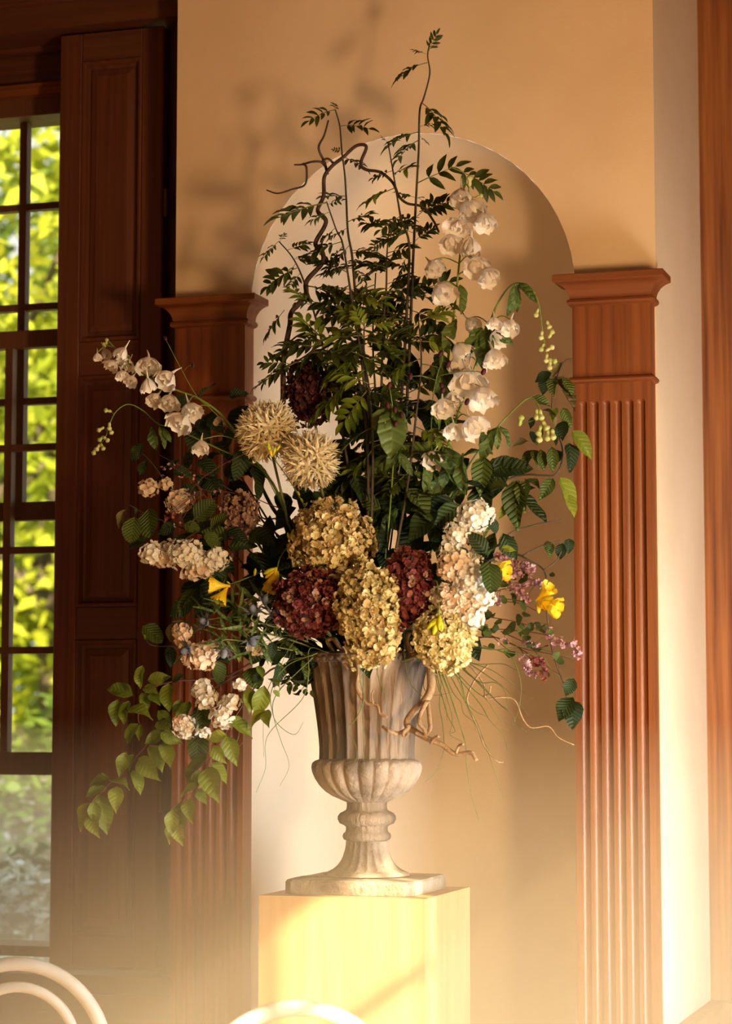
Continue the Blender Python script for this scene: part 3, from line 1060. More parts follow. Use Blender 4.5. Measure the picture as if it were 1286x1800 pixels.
MID = [leaf_mesh('mid_leaf', 'leaf_mid', 0.48, 0.38, 1.25, 0.28, 0.07, 0.05, 0.4, 9, 4, 0, s) for s in (19, 20)]
LIME = [leaf_mesh('lime_leaf', 'leaf_lime', 0.46, 0.38, 1.3, 0.28, 0.07, 0.04, 0.35, 9, 4, 0, s) for s in (9, 10)]
BRONZE = [leaf_mesh('bronze_leaf', 'leaf_bronze', 0.42, 0.40, 1.0, 0.4, 0.07, 0.05, 0.6, 9, 4, 0, s) for s in (11, 12)]
LARK = [leaf_mesh('larkspur_leaf', 'leaf_larkspur', 0.30, 0.5, 0.9, 0.25, 0.08, 0.05, 0.4, 9, 4, 0.05, s) for s in (13, 14)]
NEEDLE = leaf_mesh('narrow_leaf', 'leaf_larkspur', 0.12, 0.4, 0.9, 0.2, 0.1, 0.02, 0.4, 7, 2, 0, 15)
ROUND = [leaf_mesh('round_leaf', 'leaf_viburnum', 0.95, 0.5, 0.5, 0.1, 0.04, 0.03, 0.1, 5, 4, 0, s) for s in (16, 17)]


# ------------------------------------------------------------------ rowan branches with feathered leaves
def rachis_pt(t, sag):
    return V((0, t, -sag * t * t))


RACHIS = {}
for k_, sag_ in enumerate((0.12, 0.35)):
    RACHIS[k_] = MB().tube([rachis_pt(q / 6, sag_) for q in range(7)], [0.016 - 0.0017 * q for q in range(7)], 5).mesh('rachis', 'stem_olive', True)


def feather(root, bx, by, tx, ty, Y, dY=None, pairs=5, kind=0, bright=False, roll=None, size=0.45):
    """one feathered leaf: its rachis and its leaflets"""
    dY = RNG.uniform(-0.05, 0.04) if dY is None else dY
    b, t = P(bx, by, Y), P(tx, ty, Y + dY)
    d = t - b
    L = d.length
    sag = (0.12, 0.35)[kind]
    roll = RNG.uniform(-0.7, 0.7) if roll is None else roll
    nrm = (TOCAM * 0.55 + V((0, 0, 0.85))).normalized()
    o = put('feathered_leaf', RACHIS[kind], root, b, frame(d, nrm, roll), L)
    me = LEAFLET_B if bright else LEAFLET
    for k in range(pairs):
        t = 0.30 + 0.62 * k / (pairs - 0.5)
        s = size * (0.82 + 0.3 * math.sin(math.pi * (k + 0.6) / pairs)) * RNG.uniform(0.9, 1.1)
        for side in (-1, 1):
            a = R(58 + RNG.uniform(-9, 9) - 14 * k / pairs) * side
            M = Matrix.Translation(rachis_pt(t, sag)) @ Matrix.Rotation(-a, 4, 'Z') @ Matrix.Rotation(R(RNG.uniform(-28, 6)), 4, 'X') @ Matrix.Rotation(R(RNG.uniform(-20, 20)), 4, 'Y') @ Matrix.Scale(s, 4)
            inst('leaflet', RNG.choice(me), o, M)
    M = Matrix.Translation(rachis_pt(0.97, sag)) @ Matrix.Rotation(R(-15 - 20 * kind), 4, 'X') @ Matrix.Scale(size * 0.9, 4)
    inst('leaflet', me[0], o, M)
    return o


def rowan(label, pts, Y0, Y1, feathers, r0=0.0045, r1=0.0016, dx=0, fill=(470, 900, 34), shine=0.15):
    t = thing('rowan_branch', P(*mouth(dx)), label, 'rowan branch', 'feathery rowan branches')
    line = [P(*mouth(dx))] + poly(pts[::-1], Y0, Y1)
    stem_part(t, line, r0, r1, 'stem_dark')
    for f in feathers:
        feather(t, *f[:4], Y1 + 0.25 * (Y0 - Y1), **(f[4] if len(f) > 4 else {}))
    # younger leaves along the lower, leafier stretch of the branch
    run, side, last = 0.0, 1, None
    for p in spline([(q[0], q[1]) for q in pts], 10):
        if last is not None:
            run += (p - last).length
        last = p
        if fill[0] < p[1] < fill[1] and run > fill[2]:
            run, side = 0.0, -side
            a = R(RNG.uniform(-25, 50))
            s = RNG.uniform(42, 78)
            feather(t, p[0], p[1], p[0] + side * s * math.cos(a), p[1] - s * math.sin(a), Y1 + 0.25 * (Y0 - Y1) + RNG.uniform(-0.05, 0.05), pairs=RNG.choice((4, 5, 6)), kind=RNG.choice((0, 0, 1)), bright=RNG.random() < shine)
    return t


rowan('tallest rowan branch, rising past the arch onto the plain wall',
      A_([(872, 110), (852, 195), (862, 280), (835, 390), (816, 450), (812, 620), (805, 750), (797, 900), (790, 1050), (783, 1200)]) + [(720, 600), (712, 760), (700, 950)],
      -0.37, -0.30,
      [(751, 110, 697, 120, dict(kind=1, roll=0.2)), (748, 95, 728, 86, dict(pairs=3)), (752, 92, 766, 60, dict(pairs=4, roll=0.8)), (752, 88, 766, 78, dict(pairs=3)),
       (740, 180, 790, 212, dict(kind=1, roll=-0.3, size=0.5)), (737, 222, 765, 216, dict(pairs=3)), (737, 232, 682, 238, dict(kind=1)), (737, 246, 694, 262, dict(kind=1)),
       (738, 240, 752, 250, dict(pairs=3)), (733, 322, 800, 288, dict(pairs=3, kind=0)), (790, 293, 872, 322, dict(kind=1, pairs=6, size=0.35)), (731, 348, 702, 336, dict(pairs=4)),
       (731, 350, 742, 345, dict(pairs=3)), (733, 380, 765, 350, dict(pairs=4)), (737, 372, 790, 350, dict(pairs=5)), (728, 410, 690, 395, dict(pairs=5)), (727, 425, 760, 398, dict(pairs=5)),
       (725, 455, 705, 475, dict(pairs=4, bright=True)), (724, 480, 690, 500), (722, 500, 760, 505, dict(pairs=5)), (722, 520, 700, 545), (721, 545, 770, 560, dict(pairs=5))])
rowan('slim rowan branch with small forked top standing by the curly twig',
      A_([(435, 445), (455, 520), (465, 640), (478, 740), (485, 860), (492, 1000), (510, 1100), (525, 1270)]) + [(634, 600), (648, 740), (655, 950)],
      -0.36, -0.28,
      [(589, 193, 545, 198, dict(kind=1, pairs=4)), (589, 193, 588, 181, dict(pairs=3)), (597, 222, 641, 212, dict(kind=1, pairs=4)), (601, 265, 586, 262, dict(pairs=3)),
       (602, 275, 640, 290, dict(pairs=4)), (608, 345, 570, 340, dict(pairs=4)), (611, 390, 648, 372, dict(pairs=5)), (612, 400, 580, 415, dict(pairs=4)), (615, 430, 585, 460, dict(pairs=5)),
       (616, 440, 655, 440, dict(pairs=5)), (620, 470, 640, 490, dict(pairs=4)), (624, 510, 572, 500, dict(pairs=5)), (626, 520, 680, 510, dict(pairs=5)), (628, 540, 570, 560, dict(pairs=5))], dx=-20)
rowan('thin rowan branch climbing between the two tallest stems',
      A_([(672, 590), (690, 690), (705, 780), (720, 870), (735, 950), (768, 1050)]) + [(716, 520), (705, 700), (680, 950)], -0.40, -0.34,
      [(680, 250, 672, 240, dict(pairs=3)), (682, 252, 705, 236, dict(pairs=3)), (690, 300, 655, 310, dict(pairs=4)), (692, 305, 720, 290, dict(pairs=4, bright=True)),
       (695, 330, 640, 350, dict(pairs=5, bright=True)), (703, 380, 668, 400, dict(pairs=5)), (706, 392, 742, 400, dict(pairs=5)), (712, 410, 670, 420, dict(pairs=5)), (715, 450, 700, 478, dict(pairs=4))], dx=10)
rowan('short straight rowan stem in front of the niche back',
      A_([(682, 950), (668, 1100), (665, 1250)]) + [(672, 600), (668, 800), (660, 1000)], -0.38, -0.33,
      [(683, 395, 640, 388, dict(pairs=5)), (682, 398, 722, 380, dict(pairs=5)), (681, 420, 655, 432, dict(pairs=4)), (680, 445, 718, 432, dict(pairs=4)), (679, 470, 650, 460, dict(pairs=4)),
       (678, 500, 715, 485, dict(pairs=5)), (677, 520, 630, 530, dict(pairs=5)), (676, 545, 715, 560, dict(pairs=5))], dx=0)
rowan('rowan spray leaning out over the pale niche side above the pilaster',
      A_([(180, 1040), (240, 1110), (285, 1200)]) + [(552, 550), (575, 640), (605, 780), (630, 980)], -0.42, -0.36,
      [(490, 424, 462, 448, dict(pairs=4)), (492, 424, 498, 410, dict(pairs=3)), (505, 440, 540, 425, dict(pairs=5)), (520, 462, 500, 490, dict(pairs=4)), (515, 455, 548, 455, dict(pairs=4)),
       (528, 480, 508, 500, dict(pairs=4)), (545, 535, 520, 530, dict(pairs=4)), (556, 560, 590, 540, dict(pairs=4)), (562, 580, 530, 600, dict(pairs=5)), (570, 610, 530, 660, dict(pairs=5))], dx=-35)
rowan('rowan spray whose leaves fan left under the curly twig',
      A_([(395, 860), (440, 990), (470, 1060)]) + [(620, 540), (640, 680), (650, 950)], -0.44, -0.38,
      [(574, 356, 490, 372, dict(pairs=5, size=0.42)), (575, 360, 598, 350, dict(pairs=3)), (580, 372, 545, 385, dict(pairs=4)), (590, 400, 560, 425, dict(pairs=4)), (600, 425, 545, 440, dict(pairs=5)),
       (603, 432, 570, 470, dict(pairs=5)), (610, 470, 575, 480, dict(pairs=4)), (615, 500, 565, 535, dict(pairs=5))], dx=-28)
rowan('rowan spray reaching left across the willow stem to the dark pilaster',
      [(480, 655), (530, 630), (570, 605), (610, 620), (640, 720), (645, 950)], -0.46, -0.42,
      [(530, 632, 450, 668, dict(pairs=6, kind=0, size=0.33)), (560, 610, 500, 600, dict(pairs=5)), (565, 607, 540, 570, dict(pairs=5)), (580, 605, 560, 640, dict(pairs=5)), (500, 545, 465, 585, dict(pairs=5)), (585, 600, 520, 640, dict(pairs=6))], dx=-30)
rowan('bright green rowan spray in the middle of the arrangement',
      [(640, 560), (640, 620), (650, 700), (655, 800), (650, 1000)], -0.50, -0.46,
      [(640, 650, 548, 720, dict(pairs=6, bright=True, roll=0.1, size=0.36)), (642, 620, 575, 660, dict(pairs=6, bright=True, roll=0.2)), (640, 590, 560, 590, dict(pairs=6, bright=True)),
       (640, 570, 600, 540, dict(pairs=5, bright=True)), (645, 575, 690, 560, dict(pairs=5, bright=True)), (646, 600, 700, 610, dict(pairs=6, bright=True)), (650, 640, 705, 660, dict(pairs=5, bright=True)),
       (650, 680, 600, 740, dict(pairs=5, bright=True)), (654, 700, 700, 720, dict(pairs=5)), (642, 580, 625, 545, dict(pairs=5, bright=True)), (655, 790, 620, 830, dict(pairs=5, bright=True))], dx=0)
rowan('rowan spray of mid green leaves below the white larkspur spires',
      [(735, 560), (740, 640), (730, 740), (715, 860), (690, 1000)], -0.50, -0.45,
      [(735, 565, 790, 540, dict(pairs=6, bright=True)), (735, 570, 700, 580, dict(pairs=5)), (738, 600, 790, 600, dict(pairs=6, bright=True)), (740, 630, 690, 650, dict(pairs=5, bright=True)),
       (738, 660, 790, 680, dict(pairs=6, bright=True)), (732, 720, 690, 760, dict(pairs=5)), (735, 700, 790, 730, dict(pairs=6, bright=True)), (730, 750, 780, 770, dict(pairs=6, bright=True)),
       (725, 780, 680, 800, dict(pairs=5)), (720, 800, 770, 830, dict(pairs=5)), (718, 830, 680, 860, dict(pairs=5)), (716, 845, 655, 830, dict(pairs=5))], dx=20)
rowan('rowan spray behind, filling the gap left of the larkspur spires',
      [(660, 480), (655, 600), (662, 760), (655, 980)], -0.34, -0.28,
      [(660, 500, 600, 520), (660, 520, 705, 530), (658, 545, 610, 560), (657, 570, 700, 585), (655, 600, 590, 620), (656, 640, 720, 650), (658, 680, 600, 700), (660, 720, 730, 700), (661, 760, 620, 790), (660, 800, 720, 780), (659, 840, 620, 870), (658, 860, 715, 880)], dx=-8)

# ------------------------------------------------------------------ curly willow
def willow(label, runs, material, group='curly willow branches'):
    """runs: (pixel points, Y0, Y1, r0, r1)"""
    p0 = runs[0][0][0]
    t = thing('willow_branch', P(p0[0], p0[1], runs[0][1]), label, 'willow branch', group)
    for k, (pts, Y0, Y1, r0, r1) in enumerate(runs):
        w3 = poly(pts, Y0, Y1)
        if k:
            w3 = [w + c_fw * 0.010 * math.sin(1.7 * i + k) for i, w in enumerate(w3)]
        stem_part(t, w3, r0, r1, material, 'stem' if k == 0 else 'twig', 8, 6)
    return t


main = [(615, 1165), (560, 1000), (515, 830), (498, 740)] + B_([(200, 700), (200, 560), (210, 490), (230, 390), (238, 330), (300, 255), (306, 190), (375, 110), (376, 60), (345, 20)]) + \
    A_([(385, 975), (390, 940), (355, 900), (382, 835), (385, 750), (420, 700), (470, 660), (530, 608), (575, 612), (550, 685), (572, 715), (640, 728), (695, 775), (722, 835), (760, 868), (830, 885), (880, 950), (903, 1000)])
willow('dark curly willow branch looping up against the pale niche edge', [
    (main, -0.385, -0.33, 0.0085, 0.0028),
    (A_([(400, 735), (385, 680), (360, 620), (385, 560), (403, 490)]), -0.345, -0.36, 0.004, 0.0022),
    (A_([(392, 700), (370, 682), (330, 682), (285, 690), (248, 692)]), -0.345, -0.37, 0.0038, 0.0022),
    (A_([(430, 690), (400, 668), (370, 682)]), -0.345, -0.35, 0.0035, 0.0025),
    (A_([(290, 690), (305, 710), (298, 780), (240, 803), (175, 825), (125, 808)]), -0.355, -0.38, 0.0032, 0.0018),
    (B_([(215, 480), (260, 440), (300, 420)]), -0.37, -0.38, 0.003, 0.0015),
], 'willow_bark')
willow('pale curly willow twig hanging over the front of the urn', [
    (H_([(500, 90), (455, 20), (490, 10), (520, 55), (590, 90), (612, 180), (605, 262), (650, 335), (708, 350), (722, 392), (762, 412)]), -0.52, -0.56, 0.0062, 0.0035),
    (H_([(690, 345), (680, 300), (690, 270)]), -0.56, -0.57, 0.0025, 0.0015)], 'willow_pale')
willow('thick knotted willow root curling below the yellow hydrangea', [
    (H_([(975, 90), (985, 180), (985, 265), (955, 325), (890, 390), (862, 445), (905, 485), (965, 520), (1040, 552), (1110, 600), (1190, 594), (1220, 635)]), -0.50, -0.56, 0.012, 0.0045),
    (H_([(965, 330), (930, 400), (925, 440), (950, 470), (960, 500)]), -0.55, -0.57, 0.006, 0.005),
    (H_([(970, 330), (978, 420), (980, 470), (950, 505), (905, 490)]), -0.54, -0.56, 0.0055, 0.005),
    (H_([(738, 460), (770, 480), (815, 495), (860, 478), (870, 455)]), -0.57, -0.56, 0.004, 0.006),
    (H_([(865, 465), (842, 490), (850, 512), (870, 495)]), -0.57, -0.58, 0.004, 0.003),
    (H_([(880, -30), (875, 30), (880, 80)]), -0.47, -0.47, 0.010, 0.012),
    (H_([(985, 180), (955, 110), (880, 85)]), -0.50, -0.46, 0.007, 0.008),
    (H_([(1115, 596), (1130, 560), (1150, 548)]), -0.56, -0.57, 0.004, 0.003),
    (H_([(985, 545), (1000, 520), (1025, 505)]), -0.56, -0.57, 0.004, 0.004),
], 'willow_pale')
willow('thin pale willow twig trailing right towards the lit pilaster', [
    (I_([(420, 150), (520, 220), (600, 330), (620, 430), (720, 425), (820, 445), (880, 580), (940, 640), (1060, 632), (1130, 710), (1240, 762)]), -0.44, -0.40, 0.0026, 0.0012),
    (I_([(630, 200), (550, 290), (490, 400), (495, 490), (560, 640), (605, 770), (690, 870), (742, 886)]), -0.46, -0.48, 0.0028, 0.0014),
    (I_([(600, 420), (640, 395), (650, 345)]), -0.43, -0.44, 0.002, 0.0018)], 'willow_pale')
willow('dark twisted willow stem between the allium heads and the leaves', [
    (B_([(470, 1050), (490, 940), (520, 860), (480, 790), (530, 740), (545, 680)]), -0.36, -0.30, 0.004, 0.0025),
    (B_([(490, 960), (560, 975), (620, 1000)]), -0.35, -0.32, 0.0025, 0.0015)], 'stem_dark')
willow('dark twig leaning left behind the allium stems', [
    (C_([(990, 960), (900, 860), (820, 700), (800, 660)]), -0.36, -0.30, 0.006, 0.003),
    (C_([(940, 900), (850, 900), (820, 800), (760, 820), (720, 700), (750, 650)]), -0.34, -0.26, 0.0022, 0.0012)], 'stem_dark')


# ------------------------------------------------------------------ white larkspur spires and bud sprays
def petal_mesh(name, material, seed, width=0.95, cup=0.42):
    rng = random.Random(seed)
    vs, fs, ny, nx = [], [], 6, 5
    p1 = rng.random() * 6
    for j in range(ny + 1):
        t = j / ny
        w = width / 2 * (0.16 + 0.84 * math.sin(min(1, t * 1.15) * math.pi * 0.55) ** 1.3) * (1 if t < 0.9 else 0.82)
        for i in range(nx + 1):
            u = 2 * i / nx - 1
            z = cup * (t * t) * 0.9 + 0.25 * w * u * u * (0.4 + t)
            z += (0.10 * math.sin(6 * u + p1) + rng.uniform(-0.05, 0.05)) * t * t
            y = t * (1 - 0.10 * u * u * t) + rng.uniform(-0.07, 0.05) * (t > 0.7)
            vs.append((w * u, y, z))
    for j in range(ny):
        for i in range(nx):
            q = j * (nx + 1) + i
            fs.append((q, q + 1, q + nx + 2, q + nx + 1))
    return MB().add(vs, fs).mesh(name, material, True)


PETAL = [petal_mesh('petal', 'petal_white', s) for s in (1, 2, 3)]
SPUR = MB().tube(spline([V((0, 0, 0.12)), V((0, 0, -0.06)), V((0, 0.05, -0.32)), V((0, 0.16, -0.62))], 3), [0.09, 0.10, 0.09, 0.08, 0.07, 0.06, 0.05, 0.04, 0.035, 0.03], 6).mesh('spur', 'petal_white', True)
EYE_ = MB().ball((0, 0, 0.16), 0.09, 6, 4).mesh('eye', 'head_red', True)


def bell(root, x, y, Y, size, ax, openness=52):
    """a cup shaped blossom, axis AX points out of its mouth; size: width in pixels"""
    r = size / 697.0 * 0.78
    ax = ax.normalized()
    c = P(x, y, Y) - ax * r * 0.40
    z = ax
    xx = z.orthogonal().normalized()
    rot = Matrix((xx, z.cross(xx), z)).transposed() @ Matrix.Rotation(RNG.uniform(0, 6), 3, 'Z')
    o = put('flower', SPUR, root, c, rot, r)
    for k in range(5):
        M = Matrix.Rotation(2 * math.pi * (k + RNG.uniform(-0.1, 0.1)) / 5, 4, 'Z') @ Matrix.Rotation(R(90 - openness + RNG.uniform(-9, 9)), 4, 'X') @ Matrix.Scale(RNG.uniform(0.95, 1.12), 4)
        inst('petal', RNG.choice(PETAL), o, M)
    for k in range(3):
        M = Matrix.Translation((0, 0, 0.05)) @ Matrix.Rotation(2 * math.pi * (k + 0.5) / 3, 4, 'Z') @ Matrix.Rotation(R(90 - openness * 0.55), 4, 'X') @ Matrix.Scale(RNG.uniform(0.72, 0.85), 4)
        inst('petal', RNG.choice(PETAL), o, M)
    inst('flower_eye', EYE_, o, Matrix.Translation((0, 0, 0.25)))
    return o


BUD = MB().tube(spline([V((0, 0, 0)), V((0, 0.25, 0)), V((0, 0.5, 0)), V((0, 0.75, 0)), V((0, 1.0, 0))], 2), [0.10, 0.17, 0.2, 0.17, 0.18, 0.27, 0.32, 0.26, 0.06], 7).mesh('bud', 'bud_green', True)


def cam_dir(ang, toward=0.0):
    a = R(ang)
    return (c_rt * math.cos(a) + c_up * math.sin(a) - c_fw * toward).normalized()


def spire(label, line, Y0, Y1, flowers, buds=(), leaves=(), r0=0.004, r1=0.002, twig=True, fy=None, ax=(-80, 0.5), name='larkspur', cat='larkspur', group='white larkspur spires'):
    lw = poly(line, Y0, Y1)
    t = thing(name, lw[0], label, cat, group)
    stem_part(t, lw, r0, r1, 'stem_green')
    sp = spline(lw, 8)
    for f in flowers:
        x, y, s = f[:3]
        Yf = (fy if fy is not None else (Y0 + Y1) / 2) + RNG.uniform(-0.03, 0.03) - 0.02
        a = f[3] if len(f) > 3 else ax[0] + RNG.uniform(-35, 35)
        d = cam_dir(a, ax[1] + RNG.uniform(-0.3, 0.5))
        o = bell(t, x, y, Yf, s, d, f[4] if len(f) > 4 else RNG.uniform(50, 72))
        c = P(x, y, Yf) - d * s / 697 * 0.35
        q = min(sp, key=lambda p: (p - c).length + 0.6 * max(0, p.z - c.z))
        stem_part(t, [q, (q + c) / 2 + V((0, 0, 0.012)), c], 0.0016, 0.0013, 'stem_green', 'flower_stalk', 5, 3)
    for (x, y, s, a) in buds:
        b = P(x, y, Y1 - 0.01)
        d = cam_dir(a, 0.2)
        L = s / 697
        put('bud', BUD, t, b - d * L * 0.5, frame(d, TOCAM), L)
        q = min(sp, key=lambda p: (p - b).length)
        stem_part(t, [q, b - d * L * 0.45], 0.0009, 0.0008, 'stem_green', 'bud_stalk', 4, 2)
    for (bx, by, tx, ty) in leaves:
        leaf2(t, RNG.choice(LARK), bx, by, tx, ty, (Y0 + Y1) / 2 - 0.03, 1.15)
    return t


spire('white larkspur spire arching far left over the wooden shutter',
      [(655, 1168), (560, 1010), (515, 930)] + C_([(920, 790), (860, 690), (790, 610), (720, 500), (650, 420), (560, 360), (480, 330), (400, 300), (300, 240), (220, 170), (150, 95)]), -0.385, -0.50,
      [(p[0], p[1], p[2] / 2.572) for p in C_([(140, 152, 62), (106, 168, 48), (175, 205, 66), (220, 150, 78), (240, 202, 70), (215, 250, 58), (262, 275, 66), (335, 200, 100), (335, 292, 80), (425, 265, 108), (370, 357, 78), (430, 367, 96), (525, 408, 105), (492, 462, 108), (575, 572, 80)])],
      [(187, 600, 12, 80), (183, 606, 10, 120)], fy=-0.48, ax=(-100, 0.35))
spire('tall white larkspur spire rising right of the centre into the niche shadow',
      [(670, 1168), (725, 980), (755, 850), (778, 700), (795, 570), (801, 520), (806, 470), (812, 410), (822, 350), (824, 325)], -0.385, -0.44,
      [(p[0], p[1], p[2] / 2.572) for p in A_([(1005, 825, 108), (1040, 885, 115), (1110, 940, 100), (990, 965, 100), (955, 1040, 100), (1050, 1050, 100), (1070, 1142, 104), (1125, 1192, 104), (875, 1150, 95), (915, 1257, 122)])],
      [(825, 318, 20, 90), (842, 345, 14, 20)],
      [(808, 500, 810, 553), (802, 560, 780, 620), (795, 600, 815, 650)], fy=-0.45, ax=(-85, 0.5))
spire('white larkspur spire of ruffled bells beside the fluted lit pilaster',
      [(680, 1168), (735, 960)] + F_([(100, 1000), (180, 760), (215, 640), (260, 520), (310, 380), (370, 220), (385, 160)]), -0.385, -0.46,
      [(p[0], p[1], p[2] / 2.572) for p in F_([(275, 222, 84), (380, 216, 66), (455, 232, 84), (395, 290, 92), (380, 372, 108), (225, 347, 108), (215, 402, 96), (265, 472, 128), (330, 547, 118), (150, 597, 95), (192, 560, 74), (285, 682, 112), (195, 702, 84), (105, 832, 90)])],
      [], [(851, 573, 903, 606), (848, 577, 813, 632), (852, 577, 848, 651), (853, 577, 866, 635), (848, 576, 822, 595)] +
      [(F_([(150, 780)])[0][0], 783, 820, 870), (790, 800, 775, 860), (780, 640, 765, 690), (775, 620, 790, 690)], fy=-0.47, ax=(-75, 0.5))
spire('larkspur bud spray arching right against the dark niche',
      F_([(300, 420), (340, 290), (378, 180), (430, 85), (485, 45), (550, 72), (585, 150), (598, 250), (615, 350), (632, 415)]), -0.45, -0.42, [],
      [(p[0], p[1], 17, a) for p, a in zip(F_([(573, 180), (626, 235), (594, 282), (637, 275), (597, 336), (633, 340), (617, 386), (645, 395), (632, 418)]), (-110, -70, -100, 60, -120, 30, -100, -20, -95))],
      [(p[0], p[1], q[0], q[1]) for p, q in zip(F_([(475, 50), (485, 48), (490, 46)]), F_([(440, 195), (485, 180), (572, 135)]))], 0.0028, 0.0012, name='larkspur_bud_spray', cat='flower buds', group='drooping larkspur bud sprays')
spire('larkspur bud spray bowing right among the hanging leaves by the pilaster',
      [(700, 1168), (760, 960)] + F_([(180, 1010), (300, 820), (400, 692), (500, 590), (548, 562), (575, 590), (592, 640), (600, 690)]), -0.385, -0.46, [],
      [(p[0], p[1], 20, a) for p, a in zip(F_([(573, 640), (592, 642), (612, 690), (585, 712), (622, 735), (646, 730), (586, 742), (500, 665)]), (-90, -80, -60, -110, -95, -85, -95, 80))],
      [(p[0], p[1], q[0], q[1]) for p, q in zip(F_([(395, 695), (398, 690), (405, 690), (390, 700)]), F_([(320, 860), (396, 800), (450, 790), (310, 780)]))], 0.003, 0.0014, name='larkspur_bud_spray', cat='flower buds', group='drooping larkspur bud sprays')
spire('larkspur bud spray arching left in front of the shutter panel',
      [(640, 1168), (540, 980), (480, 850)] + C_([(780, 640), (690, 605), (560, 545), (450, 495), (380, 475), (310, 415), (245, 387), (190, 420), (160, 480), (140, 540), (95, 595)]), -0.385, -0.47, [],
      [(p[0], p[1], 15, a) for p, a in zip(C_([(152, 417), (160, 488), (120, 500), (165, 508), (122, 543), (145, 545), (108, 583), (128, 580), (92, 600)]), (170, -90, -150, -60, -140, -40, -120, -60, -110))],
      [(p[0], p[1], q[0], q[1]) for p, q in zip(C_([(350, 490), (385, 485), (400, 490)]), C_([(375, 600), (410, 590), (440, 560)]))], 0.0028, 0.0011, name='larkspur_bud_spray', cat='flower buds', group='drooping larkspur bud sprays')

# ------------------------------------------------------------------ alliums
STAR = MB()
for k_ in range(6):
    g_ = math.pi * k_ / 3
    c_, s_ = math.cos(g_), math.sin(g_)
    vv = [(0.03, -0.06, 0), (0.03, 0.06, 0), (0.45, -0.13, 0.26), (0.45, 0, 0.32), (0.45, 0.13, 0.26), (0.95, 0, 0.62)]
    STAR.add([(x * c_ - y * s_, x * s_ + y * c_, z) for x, y, z in vv], [(0, 1, 3), (0, 3, 2), (1, 4, 3), (2, 3, 5), (3, 4, 5)])
    STAR.tube([(0.0, 0, 0), (0.34 * math.cos(g_ + 0.5), 0.34 * math.sin(g_ + 0.5), 0.75)], [0.025, 0.018], 3, False)
STAR.tube([(0, 0, -1.4), (0, 0, 0)], [0.03, 0.04], 4, False)
STAR_ME = STAR.mesh('star_floret', 'petal_allium', False)


mat('allium_heart', (0.30, 0.22, 0.09), (0.42, 0.31, 0.14), rough=0.8, scale=60)


def allium(label, x, y, rpx, Y, line, n=66):
    c = P(x, y, Y)
    r = rpx / 697.0
    lw = poly(line, UY, Y)
    t = thing('allium', lw[0], label, 'allium', 'cream allium globes')
    stem_part(t, lw + [c], 0.0042, 0.0034, 'stem_olive', per=4)
    MB().ball(c, r * 0.5, 10, 8).build('heart', 'allium_heart', t, smooth=True)
    for k in range(n):
        z = 1 - 2 * (k + 0.5) / n
        g = k * 2.39996
        d = V((math.sqrt(1 - z * z) * math.cos(g), math.sqrt(1 - z * z) * math.sin(g), z))
        d = (d + V((RNG.gauss(0, 0.07), RNG.gauss(0, 0.07), RNG.gauss(0, 0.07)))).normalized()
        xx = d.orthogonal().normalized()
        rot = Matrix((xx, d.cross(xx), d)).transposed() @ Matrix.Rotation(RNG.uniform(0, 6), 3, 'Z')
        put('floret', STAR_ME, t, c + d * r * RNG.uniform(0.62, 0.78), rot, r * RNG.uniform(0.42, 0.52))
    return t


allium('cream allium globe higher up beside the dark pilaster edge', 469, 757, 52, -0.47, [(640, 1168), (560, 1030), (511, 933), (500, 890), (482, 815)])
allium('cream allium globe on a straight stem above the cream hydrangea', 547, 808, 50, -0.50, [(650, 1168), (610, 1030), (585, 940), (573, 894), (556, 825)])

# ------------------------------------------------------------------ hydrangea heads
FOUR = {}
for nm in ('petal_cream', 'petal_lemon', 'petal_wine', 'petal_wine_dark', 'petal_dusk'):
    FOUR[nm] = [floret_mesh('floret', nm, 4, 1.0, q, 0.6, s, 0.2, 0.22) for s, q in ((1, 0.25), (2, 0.5), (3, 0.05))]
mat('core_cream', (0.16, 0.10, 0.03), (0.30, 0.20, 0.07), rough=0.9, scale=60)
mat('core_wine', (0.03, 0.008, 0.008), (0.07, 0.018, 0.015), rough=0.9, scale=60)
mat('cluster_heart', (0.66, 0.56, 0.42), (0.76, 0.66, 0.5), rough=0.9, scale=30)
mat('flower_core', (0.045, 0.035, 0.012), (0.09, 0.06, 0.02), rough=0.9, scale=30)


def blob_points(n, lump, seed):
    rng = random.Random(seed)
    for k in range(n):
        z = 1 - 2 * (k + 0.5) / n
        g = k * 2.39996
        d = V((math.sqrt(1 - z * z) * math.cos(g), math.sqrt(1 - z * z) * math.sin(g), z))
        d = (d + V([rng.gauss(0, 0.06) for _ in range(3)])).normalized()
        yield d, 1 + lump * noise.noise(d * 2.3 + V((seed, seed * 2.1, 0))) + rng.uniform(-0.09, 0.07)


